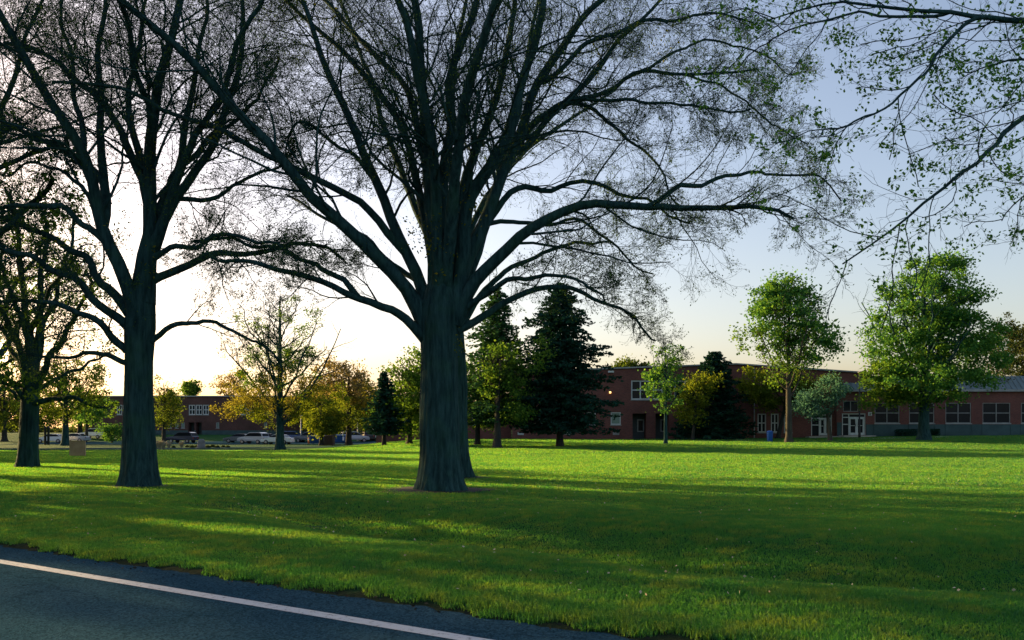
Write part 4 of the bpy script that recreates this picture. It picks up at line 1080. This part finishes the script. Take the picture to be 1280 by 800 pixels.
for s_, t_, sc_, rz, lab in (  # maple copies added out of view to shade road and verge
                             (0.5 - 8, -30.0, 0.8, 3.0, 'dense maple across the road beyond the left edge'), (-7.5, -50.0, 1.0, 4.0, 'farther added dense shade maple across the road beyond the left edge'),
                             (-8.0, -19.5, 0.8, 0.3, 'nearest added dense shade maple across the road beyond the left edge'), (2.0 - 9, -66.0, 1.1, 5.3, 'farthest added dense shade maple across the road beyond the left edge')):
    c = copy_tree(big_maple); x, y = st(s_, t_)
    c["label"] = lab; c["group"] = 'added shade maples beyond the left edge'
    c.location = (x, y, gz(x, y)); c.rotation_euler = (0, 0, rz); c.scale = (sc_, sc_, sc_)
for x, y, sc_, rz, lab in ((-63, 92, .9, .5, 'maple added beyond the left edge to shade the middle of the lawn'), (-76, 113, 1.0, 1.5, 'shade maple added beyond the left edge behind the driveway'),
                           (-59, 79, .85, 2.5, 'shade maple added beyond the left edge nearest the tan board'), (-80, 100, 1.0, 3.5, 'shade maple added far beyond the left edge of the lawn'), (-52, 66, .8, 4.5, 'smaller shade maple added beyond the left edge of the lawn')):
    c = copy_tree(big_maple); c["label"] = lab; c["group"] = 'added shade maples beyond the left edge'
    c.location = (x, y, gz(x, y)); c.rotation_euler = (0, 0, rz); c.scale = (sc_, sc_, sc_)  # copies added beyond the edge to throw long shadows over the far lawn
leafy('slender_tree', 'thin tall tree with a pale lower trunk at the right wing windows', 1243, 544,
      [(1250, 440, 18, 40, .5), (1262, 420, 14, 30, .4), (1240, 470, 20, 20, .35)], 'shrub', 2600, .24, 2.0, 385, lean=6, seed=67, n_limb=18, clump=.7, clumps=60, bark='bark_pale')
leafy('spring_tree', 'dark leafed tree behind the metal roof at the right edge', 1290, 545,
      [(1285, 430, 22, 34, 1), (1272, 465, 20, 14, .7)], 'shrub', 5000, .36, 4, 385, seed=68, n_limb=12, clump=1.0, base=(wx(1290, 124), 124.0), clumps=70)
# trees behind the roofs
for (px, py, r, tp, lm, lab, sd) in ((783, 462, 14, 452, 'olive', 'crown of an olive green tree showing over the left end of the school roof', 70),
                                 (803, 464, 8, 457, 'shrub', 'smaller dark treetop peeping over the school roof left of the sapling', 71),
                                 (238, 486, 11, 471, 'maple_lime', 'round green tree showing over the flat roof of the far building', 72),
                                 (292, 485, 24, 462, 'tan', 'bare tan treetop showing over the right of the far flat roof', 73)):
    Yt = 140.0 if px > 600 else 200.0
    leafy('background_tree', lab, px, 545, [(px, py, r, r * .8, 1)], lm, 2600, .42, 2.5, tp, seed=sd, n_limb=12, fork=.45, clump=1.2, base=(wx(px, Yt), Yt), clumps=40)
# left background
leafy('spring_tree', 'yellow green tree standing behind the tan board', 82, 557,
      [(82, 500, 46, 28, 1), (110, 485, 38, 26, .8), (60, 480, 30, 30, .8), (85, 465, 44, 20, .5)], 'olive', 11000, .25, 4.5, 440, seed=74, n_limb=18, clump=1.0, clumps=130, bark='bark')
leafy('spring_tree', 'small green tree on the mound right of the tan board', 108, 551,
      [(112, 518, 22, 14, 1), (122, 508, 18, 12, 1)], 'maple', 3600, .30, 2.3, 497, seed=75, n_limb=10, clump=.9, clumps=50)
leafy('garden_shrub', 'round green bush on the lawn left of the tall bare oak', 140, 554,
      [(140, 539, 15, 11, 1)], 'maple', 2400, .26, 1.0, 526, seed=76, n_limb=14, fork=.05, clump=.7, clumps=40, cat='bush')
leafy('spring_tree', 'yellow olive tree just right of the tall bare oak trunk', 205, 552,
      [(206, 515, 20, 24, 1, 'olive'), (212, 500, 16, 18, .8, 'yellow'), (195, 490, 16, 20, .5, 'olive')], 'olive', 5200, .28, 2.6, 472, seed=77, n_limb=14, clump=1.0, clumps=80)
leafy('spring_tree', 'olive leafed tree at the far left edge by the driveway', 5, 552,
      [(2, 515, 28, 26, 1), (-25, 500, 30, 34, 1), (20, 500, 22, 20, .6)], 'olive', 6000, .36, 3.5, 470, seed=78, n_limb=14, clump=1.3, clumps=80)
for (px, Yt, r, h_, lm, lab, sd) in ((-10, 185, 40, 68, 'shrub', 'dark green tree beyond the car park at the left edge', 80), (45, 190, 34, 56, 'olive', 'olive tree beyond the car park behind the white cars', 81),
                                 (100, 195, 34, 60, 'maple', 'green tree beyond the car park left of the far building', 82), (385, 160, 26, 60, 'shrub', 'dark tree behind the light pole in the car park', 83),
                                 (415, 158, 24, 66, 'olive', 'olive tree at the back of the car park above the dumpsters', 84), (455, 156, 24, 70, 'shrub', 'dark leafed tree at the back of the car park beside the slim conifer', 85)):
    leafy('background_tree', lab, px, 545, [(px, 540 - h_ * .5, r, h_ * .42, 1), (px + r * .5, 540 - h_ * .35, r * .7, h_ * .3, .8)], lm, 5500, .45, 3, 540 - h_, seed=sd, n_limb=14, clump=1.6, base=(wx(px, Yt), Yt), clumps=80)
# a distant mass of trees closes the horizon left and right of the buildings
g = np.random.default_rng(5)
def woods(name, x0, x1, y, hgt, n):
    xs = g.uniform(x0, x1, n); hh = hgt * (0.55 + 0.45 * np.sin(xs * .11) * np.sin(xs * .043 + 1)) * g.uniform(.6, 1.1, n)
    b = MB(); c = []
    for x, h_ in zip(xs, hh):
        k = 200; yy = y + g.uniform(-8, 8)
        c.append(np.array([x, yy, .4 + h_ * .5]) + g.normal(size=(k, 3)) * np.array([2.6, 2.6, h_ * .22]))
        b.tube([(x, yy, 0), (x, yy, h_ * .7)], [.3, .1], 5, False)
    b.leaves(np.concatenate(c), .9, .75, g)
    return tag(b.build(name, M['shrub']), 'far belt of mixed trees closing the horizon behind the buildings', 'woods', kind='stuff')
woods('distant_woods', -260, 40, 250, 9, 130)

# ---------------------------------------------------------------- street furniture and small things
def box_round(b, x0, x1, y0, y1, z0, z1, r=0.03):
    """box with chamfered upright edges"""
    o = [(x0 + r, y0), (x1 - r, y0), (x1, y0 + r), (x1, y1 - r), (x1 - r, y1), (x0 + r, y1), (x0, y1 - r), (x0, y0 + r)]
    v = [(x, y, z0) for x, y in o] + [(x, y, z1) for x, y in o]
    q = [(i, (i + 1) % 8, 8 + (i + 1) % 8, 8 + i) for i in range(8)]
    t = [(8, 8 + i, 9 + i) for i in range(1, 7)] + [(0, i + 1, i) for i in range(1, 7)]
    return b.add(v, q, t)

# tan board on the lawn
bx_, by_ = hit(97, 570.3)
bd = thing('lawn_board', (bx_, by_, gz(bx_, by_)), 'square tan wooden board standing on the sunlit lawn', 'board')
w2 = 10 / F * by_
MB().box(-w2 + .03, w2 - .03, -.012, .012, .05, 2 * w2 * .95).build('panel', M['tanboard'], bd)
fb_ = MB(); fb_.box(-w2, -w2 + .045, -.03, .03, 0, 2 * w2 * .96); fb_.box(w2 - .045, w2, -.03, .03, 0, 2 * w2 * .96); fb_.box(-w2 + .045, w2 - .045, -.028, .028, 2 * w2 * .93, 2 * w2 * .96); fb_.box(-w2 + .045, w2 - .045, -.028, .028, .03, .07)
fb_.build('frame', M['tanboard'], bd)
# pair of dark posts
for k, (px, lab) in enumerate(((56.5, 'left one of the two dark wooden posts near the driveway'), (60.5, 'right one of the two dark wooden posts near the driveway'))):
    x_, y_ = hit(px, 556)
    o = thing('wooden_post', (x_, y_, gz(x_, y_)), lab, 'post')
    hgt = 22 / F * y_
    box_round(MB(), -.13, .13, -.13, .13, -.1, hgt, .03).build('post', M['bark_dark'], o)
    MB().add([(-.15, -.15, hgt), (.15, -.15, hgt), (.15, .15, hgt), (-.15, .15, hgt), (0, 0, hgt + .15)], [(0, 3, 2, 1)], [(0, 1, 4), (1, 2, 4), (2, 3, 4), (3, 0, 4)]).build('cap', M['black'], o)
# blue recycling bin
x_, y_ = hit(962.3, 552.2)
o = thing('recycling_bin', (x_, y_, gz(x_, y_)), 'blue recycling bin on the path by the school windows', 'bin')
b = MB(); th = np.linspace(0, 2 * math.pi, 17)[:-1]
zz = [0, .03, .85, .88]; rr_ = [.22, .24, .29, .29]
b.tube([(0, 0, z) for z in zz], rr_, 16).build('barrel', M['bluebin'], o, smooth=True)
MB().tube([(0, 0, .883), (0, 0, .93), (0, 0, 1.0), (0, 0, 1.03)], [.31, .31, .2, .05], 16).build('lid', M['bluebin'], o, smooth=True)
# dark lamp post at the corner of the entrance
x_, y_ = wx(1074.4, 91), 91.0
o = thing('street_lamp', (x_, y_, gz(x_, y_)), 'tall dark lamp post beside the entrance doors', 'lamp post')
ht = wz(466, y_) - gz(x_, y_)
MB().tube([(0, 0, -.1), (0, 0, .5), (0, 0, .55), (0, 0, ht)], [.14, .13, .08, .06], 10).build('pole', M['black'], o, smooth=True)
MB().box(-.16, .16, -.55, .1, ht - .02, ht + .12).build('lamp_head', M['black'], o)
MB().box(-.12, .12, -.5, -.1, ht - .05, ht - .023).build('lens', M['glass'], o)
# pale light poles of the car park
for px, py0, py1, lab in ((376, 552.5, 520, 'pale light pole standing in front of the parked blue car'), (447, 551, 524, 'thin pale pole above the parked cars right of the dumpsters')):
    x_, y_ = hit(px, py0)
    ht = wz(py1, y_) - gz(x_, y_); o = thing('street_lamp', (x_, y_, gz(x_, y_)), lab, 'lamp post')
    MB().tube([(0, 0, -.1), (0, 0, .6), (0, 0, .65), (0, 0, ht)], [.16, .16, .1, .07], 10).build('pole', M['pole'], o, smooth=True)
    MB().box(-.5, .5, -.13, .13, ht, ht + .14).build('lamp_head', M['pole'], o)
# orange post
x_, y_ = hit(386, 555)
o = thing('bollard', (x_, y_, gz(x_, y_)), 'short orange bollard beside the left blue dumpster', 'bollard')
MB().tube([(0, 0, -.1), (0, 0, .85), (0, 0, .95)], [.12, .12, .05], 10).build('post', M['orangepaint'], o, smooth=True)
MB().tube([(0, 0, .6), (0, 0, .75)], [.125, .125], 10).build('band', M['label'], o)

def dumpster(px0, px1, py_b, hpx, m, lab, label=True):
    x_, y_ = hit((px0 + px1) / 2, py_b); S = y_ / F
    w = (px1 - px0) * S / 2; h_ = hpx * S
    o = thing('dumpster', (x_, y_ + .8, gz(x_, y_ + .8)), lab, 'dumpster')
    b = MB()
    b.add([(-w * .94, -.7, .12), (w * .94, -.7, .12), (w * .94, .7, .12), (-w * .94, .7, .12), (-w, -.85, h_), (w, -.85, h_), (w, .75, h_ * 1.08), (-w, .75, h_ * 1.08)],
          [(0, 3, 2, 1), (0, 1, 5, 4), (1, 2, 6, 5), (2, 3, 7, 6), (3, 0, 4, 7)])
    for k in range(5):
        x0 = -w * .9 + k * w * .44
        b.add([(x0, -.735, .2), (x0 + .1, -.735, .2), (x0 + .1, -.86, h_ - .12), (x0, -.86, h_ - .12), (x0, -.78, .2), (x0 + .1, -.78, .2), (x0 + .1, -.9, h_ - .12), (x0, -.9, h_ - .12)], [(4, 5, 6, 7), (0, 4, 7, 3), (1, 2, 6, 5), (3, 7, 6, 2)])
    b.build('bin_body', m, o)
    for s in (-1, 1):
        a, c = sorted((s * w * .02, s * w * 1.02))
        MB().add([(a, -.92, h_ + .01), (c, -.92, h_ + .01), (c, .8, h_ * 1.08 + .03), (a, .8, h_ * 1.08 + .03), (a, -.92, h_ + .06), (c, -.92, h_ + .06), (c, .8, h_ * 1.08 + .09), (a, .8, h_ * 1.08 + .09)],
                 [(0, 3, 2, 1), (4, 5, 6, 7), (0, 1, 5, 4), (1, 2, 6, 5), (2, 3, 7, 6), (3, 0, 4, 7)]).build('lid', m, o)
    for s in (-1, 1):
        for yy in (-.55, .55): MB().tube([(s * w * .8 - .04, yy, .07), (s * w * .8 + .04, yy, .07)], [.08, .08], 10).build('wheel', M['rubber'], o)
    if label: MB().box(w * .35, w * .35 + .28, -.925, -.905, h_ * .35, h_ * .85).build('sticker', M['label'], o)
    return o
dumpster(387.5, 404.5, 555, 9.5, M['dumpster'], 'left blue dumpster with a white sticker beside the orange bollard')
dumpster(416.5, 434, 554, 9.5, M['dumpster'], 'right blue dumpster with a white sticker next to the silver car')
dumpster(404.8, 416, 557.5, 12, M['brownbin'], 'dark brown dumpster between the two blue dumpsters', False)

# cars
PAINT = {k: paintmat(k + '_car_paint', c) for k, c in dict(navy=(.012, .018, .05), silver=(.38, .40, .42), white=(.75, .75, .74), grey=(.12, .13, .14), blue=(.02, .06, .18), black=(.012, .012, .014)).items()}
LENSM = paintmat('clear_lamp_lens', (.6, .6, .58)); TAIL = paintmat('red_lamp_lens', (.3, .01, .01))
def car(lab, px, py, kind, col, rz, base=None):
    x_, y_ = base or hit(px, py)
    o = thing('parked_car', (x_, y_, gz(x_, y_) + .03), lab, 'car', 'cars parked behind the lawn', math.radians(rz))
    # profile along x (front = +x), y half width
    if kind == 'sedan':
        L, Wd = 4.6, .88; low = [(-2.3, .45), (-2.3, .82), (-2.2, .93), (-1.5, 1.0), (.9, .98), (1.6, .88), (2.2, .74), (2.3, .55), (2.3, .32), (-2.3, .32)]
        cab = [(-1.75, .98), (-1.15, 1.40), (-.2, 1.46), (.35, 1.40), (1.15, .96)]
    elif kind == 'suv':
        L, Wd = 4.7, .93; low = [(-2.3, .5), (-2.32, 1.0), (-2.25, 1.1), (.8, 1.1), (1.5, 1.05), (2.2, .92), (2.33, .7), (2.33, .42), (-2.3, .42)]
        cab = [(-2.2, 1.08), (-2.0, 1.62), (-1.6, 1.74), (.1, 1.74), (.4, 1.66), (1.15, 1.08)]
    else:
        L, Wd = 5.0, .97; low = [(-2.4, .5), (-2.45, 1.05), (-2.4, 1.15), (1.5, 1.12), (2.1, .98), (2.4, .75), (2.4, .42), (-2.4, .42)]
        cab = [(-2.38, 1.12), (-2.3, 1.8), (-1.9, 1.92), (.5, 1.92), (.8, 1.84), (1.75, 1.1)]
    def prism(b, prof, w0, w1f=lambda z: 1.0):
        n = len(prof); v = [(x, -w0 * w1f(z), z) for x, z in prof] + [(x, w0 * w1f(z), z) for x, z in prof]
        q = [(i, (i + 1) % n, n + (i + 1) % n, n + i) for i in range(n)]
        t = [(0, i + 1, i) for i in range(1, n - 1)] + [(n, n + i, n + i + 1) for i in range(1, n - 1)]
        return b.add(v, q, t)
    zc = cab[0][1]; zr = max(z for _, z in cab)
    taper = lambda z: 1 - .16 * max(0, (z - zc) / (zr - zc))
    b = MB(); prism(b, low, Wd, lambda z: .94 if z < .45 or z > 1.0 else 1.0); prism(b, cab, Wd * .93, taper)
    b.build('body', PAINT[col], o)
    gb = MB()
    n = len(cab)
    for s in (-1, 1):      # side glass follows the cabin sides, a little proud
        prof = [(x * .93 + (.0), zc + .06 + (z - zc) * .78) for x, z in cab]
        v = [(x, s * (Wd * .93 * taper(z) + .006), z) for x, z in prof]
        gb.add(v, None, [((0, i, i + 1) if s > 0 else (0, i + 1, i)) for i in range(1, n - 1)])
    gb.build('side_window', M['carglass'], o)
    for (p0, p1, nm) in ((cab[-2], cab[-1], 'windscreen'), (cab[0], cab[1], 'rear_window')):
        p0 = np.array(p0); p1 = np.array(p1); dn = np.array([(p1 - p0)[1], -(p1 - p0)[0]]); dn /= np.linalg.norm(dn)
        if (dn[0] > 0) != (nm == 'windscreen'): dn = -dn
        a = p0 + (p1 - p0) * .1 + dn * .008; c = p0 + (p1 - p0) * .9 + dn * .008
        wa, wc = Wd * .86 * taper(a[1]), Wd * .86 * taper(c[1])
        MB().add([(a[0], -wa, a[1]), (a[0], wa, a[1]), (c[0], wc, c[1]), (c[0], -wc, c[1])], [(0, 1, 2, 3)]).build(nm, M['carglass'], o)
    for sx in (-1.4, 1.42):
        for s in (-1, 1):
            y0 = s * (Wd - .17)
            wv = MB().tube([(sx, y0, .32), (sx, y0 + s * .19, .32)], [.33, .33], 16).build('wheel', M['rubber'], o)
            MB().tube([(sx, y0 + s * .192, .32), (sx, y0 + s * .205, .32)], [.2, .18], 12).build('rim', M['steel'], wv)
    xf = max(x for x, _ in low); xr_ = min(x for x, _ in low)
    for s in (-1, 1):
        MB().box(xf - .06, xf + .012, min(s * .5, s * .8), max(s * .5, s * .8), .62, .74).build('headlight', LENSM, o)
        MB().box(xr_ - .012, xr_ + .06, min(s * .55, s * .8), max(s * .55, s * .8), .72, .9).build('tail_light', TAIL, o)
    MB().box(xf - .02, xf + .03, -.75, .75, .4, .52).build('bumper', M['black'], o)
    return o
car('dark blue estate car parked right of the tall bare oak before the far building', 228, 554, 'suv', 'navy', 168)
car('low grey car half hidden behind the silver off-roader', 300, 553, 'sedan', 'grey', 175, base=(wx(299, 141), 141))
car('silver grey off-roader parked left of the orange leafed tree', 317, 555, 'suv', 'silver', 160)
car('black car parked between the silver off-roader and the orange leafed tree', 332, 553, 'sedan', 'black', 115, base=(wx(333, 141), 141))
car('white saloon partly hidden by the trunk of the orange leafed tree', 347, 555.5, 'sedan', 'white', 170)
car('blue car parked just right of the orange leafed tree trunk', 366, 552.5, 'suv', 'blue', 15)
car('grey car parked behind the left blue dumpster', 386, 551, 'suv', 'grey', 170, base=(wx(386, 142), 142))
car('silver hatchback parked right of the right blue dumpster', 443, 553, 'suv', 'silver', 20)
car('dark car parked between the silver hatchback and the white van', 459, 551, 'sedan', 'black', 110)
car('white van parked behind the slim dark conifer', 472, 550, 'van', 'white', 100)
car('white saloon parked behind the two dark posts', 65, 547, 'sedan', 'white', 180, base=(wx(65, 140), 140))
car('silver car parked behind the yellow green tree left of the tan board', 92, 546, 'sedan', 'silver', 175, base=(wx(93, 143), 143))
car('distant white car beyond the mound above the tan board', 117, 545, 'suv', 'white', 170, base=(wx(117, 150), 150))

# planting bed on the lawn before the dark blue car: pale dry stems, low shrubs, a stone
g = np.random.default_rng(99)
for k, (px, py, h_, lab) in enumerate(((194, 562, 11, 'pale dry grass clump closest to the tall bare oak'), (199, 562, 12, 'tall bluish dry grass clump, second from the tall bare oak'), (204, 562, 11, 'dry grass clump, third from the tall bare oak'), (211, 560, 8, 'short dry grass clump at the right of the pale clumps'), (227, 559.5, 8, 'thin dry grass clump in front of the dark blue car'))):
    x_, y_ = hit(px, py); S = y_ / F
    o = thing('dry_grass_clump', (x_, y_, gz(x_, y_)), lab, 'ornamental grass', 'dry grass clumps in the planting bed')
    n = 90; a = g.uniform(0, 6.28, n); tilt = g.uniform(0, .35, n); H_ = h_ * S * g.uniform(.6, 1.05, n)
    P = np.zeros((n, 4, 3)); 
    for i in range(4):
        u = i / 3; P[:, i, 0] = np.cos(a) * (.12 + tilt * u ** 1.6 * H_); P[:, i, 1] = np.sin(a) * (.12 + tilt * u ** 1.6 * H_); P[:, i, 2] = H_ * u * (1 - .15 * u * tilt) - .03
    MB().tubes(P, np.tile(np.array([.016, .014, .012, .006]), (n, 1)), 3).build('stems', M['dry'], o)
    MB().leaves(P[:, 3] + g.normal(size=(n, 3)) * .03, .14, .35, g).build('plumes', M['dry'], o)
for k, px in enumerate((217, 234, 240, 246, 260, 266, 272, 279, 285)):
    x_, y_ = hit(px, 559.5 - (k % 2) * .5); S = y_ / F
    r = g.uniform(2.4, 3.6) * S
    o = thing('low_shrub', (x_, y_, gz(x_, y_)), 'low dark rounded shrub in the row of the planting bed', 'shrub', 'low shrubs in the planting bed')
    d = g.normal(size=(420, 3)); d /= np.linalg.norm(d, axis=1, keepdims=True)
    c = d * r * g.uniform(.55, 1.05, (420, 1)); c[:, 2] = np.abs(c[:, 2]) * .85
    MB().leaves(c, .13, .7, g).build('foliage', M['shrub'], o)
    MB().tubes(np.stack([np.zeros((7, 3)), d[:7] * r * np.array([.6, .6, .0]) + np.array([0, 0, r * .5])], 1), np.full((7, 2), .015), 4).build('stems', M['bark_dark'], o)
x_, y_ = hit(251.5, 560.5)
o = thing('stone_marker', (x_, y_, gz(x_, y_)), 'upright grey stone marker among the low shrubs of the planting bed', 'stone marker')
b = MB(); th = np.linspace(0, 2 * math.pi, 13)[:-1]
for z, sx, sy in ((0, .5, .25), (.7, .46, .22), (1.0, .38, .2), (1.12, .2, .12)): b.add([(sx * math.cos(t) * (1 + .08 * math.sin(3 * t + z)), sy * math.sin(t), z) for t in th])
b.q = [np.array([(r * 12 + i, r * 12 + (i + 1) % 12, (r + 1) * 12 + (i + 1) % 12, (r + 1) * 12 + i) for r in range(3) for i in range(12)])]
b.t = [np.array([(36, 36 + i, 37 + i) for i in range(1, 11)])]
b.build('stone', M['stone'], o, smooth=True)
MB().box(-.62, .62, -.35, .35, -.1, .08).build('plinth', M['stone'], o)
# low hedge pieces under the right wing windows
for px0, px1, lab in ((1120, 1146, 'clipped dark hedge under the window left of the largest maple trunk'), (1160, 1173, 'shorter clipped dark hedge right of the largest maple trunk')):
    Yh = 93.2; x0, x1 = wx(px0, Yh), wx(px1, Yh); zb = gz((x0 + x1) / 2, Yh)
    o = thing('clipped_hedge', ((x0 + x1) / 2, Yh, zb), lab, 'hedge')
    n = 1500; c = np.stack([g.uniform(-(x1 - x0) / 2, (x1 - x0) / 2, n), g.uniform(-.5, .5, n), g.uniform(.05, .8, n)], -1)
    MB().leaves(c, .14, .7, g).build('foliage', M['needle'], o)
    MB().tubes(np.array([[[x, 0, 0], [x, .1, .5]] for x in np.linspace(-(x1 - x0) / 2 + .2, (x1 - x0) / 2 - .2, 6)]), np.full((6, 2), .03), 5).build('stems', M['bark_dark'], o)

# bare soil round the big oaks and litter on the lawn
def soil(x, y, r, seed):
    g = np.random.default_rng(seed); n = 40; a = np.linspace(0, 2 * math.pi, n + 1)[:-1]
    rr = r * (1 + .18 * np.sin(3 * a + seed) + .1 * np.sin(7 * a)); ring = np.array([1.0, .7, .4, .1]); v = []
    for k in ring: 
        xs = x + np.cos(a) * rr * k; ys = y + np.sin(a) * rr * k; v.append(np.stack([xs, ys, zt(xs, ys) + .012 + .03 * (1 - k)], -1))
    i = np.arange(n); j = (i + 1) % n
    q = np.concatenate([np.stack([k * n + i, k * n + j, (k + 1) * n + j, (k + 1) * n + i], -1) for k in range(3)])
    tag(MB().add(np.concatenate(v), q).build('soil_patch', M['soil'], smooth=True), kind='structure')
M['soil'] = mat('bare_soil', (0.012, 0.014, 0.010), (0.024, 0.025, 0.018), 8, .95, bump=.8)
soil(main_base[0] - .3, main_base[1], 1.55, 1); soil(left_base[0], left_base[1], .95, 2); soil(back_base[0], back_base[1], 1.2, 3)
n = 900
lx = g.uniform(-14, 14, n); ly = 8 + g.random(n) ** 1.5 * 26
ok = (np.abs(lx) < ly * .68) & (lx * NRM[0] + ly * NRM[1] > 6.6); lx, ly = lx[ok], ly[ok]
lit = np.stack([lx, ly, zt(lx, ly) + .065], -1)
M['petal'] = mat('fallen_petal', (.55, .5, .38), (.35, .3, .18), 20, .8)
tag(MB().leaves(lit, .035, .8, g, .8).build('fallen_petals', M['petal']), 'pale fallen petals scattered over the shaded lawn', 'petals', kind='stuff')
# litter along the road edge
t_ = g.uniform(-16, 6, 260); s_ = 6.25 + g.normal(size=260) * .12
q = np.array([st(a, c) for a, c in zip(s_, t_)])
tag(MB().leaves(np.stack([q[:, 0], q[:, 1], np.maximum(zt(q[:, 0], q[:, 1]), 0) + .012], -1), .045, .5, g, .9).build('leaf_litter', M['soil']), 'brown leaf litter along the road edge', 'leaf litter', kind='stuff')

# ---------------------------------------------------------------- grass
def grass(y0, y1, dens, seed, tri=False):
    g = np.random.default_rng(seed)
    edges = np.linspace(y0, y1, 60); Xs, Ys = [], []
    for a, c in zip(edges[:-1], edges[1:]):
        hw = .68 * c + 1.5; n = int((c - a) * 2 * hw * dens((a + c) / 2))
        Xs.append(g.uniform(-hw, hw, n)); Ys.append(g.uniform(a, c, n))
    x = np.concatenate(Xs); y = np.concatenate(Ys)
    s = x * NRM[0] + y * NRM[1]; t = x * U[0] + y * U[1]
    edge = 6.30 + .07 * np.sin(t * 1.9) + .05 * np.sin(t * 5.1 + 2) + .05 * np.sin(t * 13)
    keep = s > edge + g.exponential(.035, len(s))
    for (bx, by), r in ((main_base, 1.4), (left_base, .85), (back_base, 1.1)):
        d = np.hypot(x - bx, y - by); keep &= d > r * g.uniform(.75, 1.1, len(d))
    keep &= ~((y > YB - .2) & (x > X(640)))
    x, y, s = x[keep], y[keep], s[keep]
    n = len(x); z = zt(x, y)
    dist = np.hypot(x, y)
    patch = 1 + .35 * np.sin(x * 1.3 + np.sin(y * .9)) * np.sin(y * 1.1 + np.sin(x * .7))
    h = (.034 + .00045 * dist) * g.uniform(.5, 1.35, n) * patch + .02 * np.exp(-np.abs(s - 6.5) / .25) * g.random(n)
    w = (.0008 + .00042 * dist) * g.uniform(.7, 1.3, n)
    a = g.uniform(0, 2 * math.pi, n); la = g.uniform(0, 2 * math.pi, n); lean = h * g.uniform(.1, .75, n)
    dx, dy = np.cos(a) * w, np.sin(a) * w; ox, oy = np.cos(la) * lean, np.sin(la) * lean
    z = z - .004
    if tri:
        V = np.stack([np.stack([x - dx, y - dy, z], -1), np.stack([x + dx, y + dy, z], -1), np.stack([x + ox, y + oy, z + h], -1)], 1)
        return V, None, np.arange(n * 3).reshape(-1, 3)
    V = np.stack([np.stack([x - dx, y - dy, z], -1), np.stack([x + dx, y + dy, z], -1),
                  np.stack([x + dx * .7 + ox * .4, y + dy * .7 + oy * .4, z + h * .6], -1), np.stack([x - dx * .7 + ox * .4, y - dy * .7 + oy * .4, z + h * .6], -1),
                  np.stack([x + ox, y + oy, z + h], -1)], 1)
    i = np.arange(n)[:, None] * 5
    return V, i + np.array([[0, 1, 2, 3]]), i + np.array([[3, 2, 4]])
gb = MB()
V, q, t = grass(5.5, 18, lambda d: 7500 * (7 / max(d, 7)) ** 1.6, 1); gb.add(V.reshape(-1, 3), q, t)
V, q, t = grass(18, 94, lambda d: 6500 * (7 / d) ** 1.65, 2, True); gb.add(V.reshape(-1, 3), None, t)
tag(gb.build('grass', M['blade']), 'short green lawn grass from the roadside to the school', 'grass', kind='stuff')
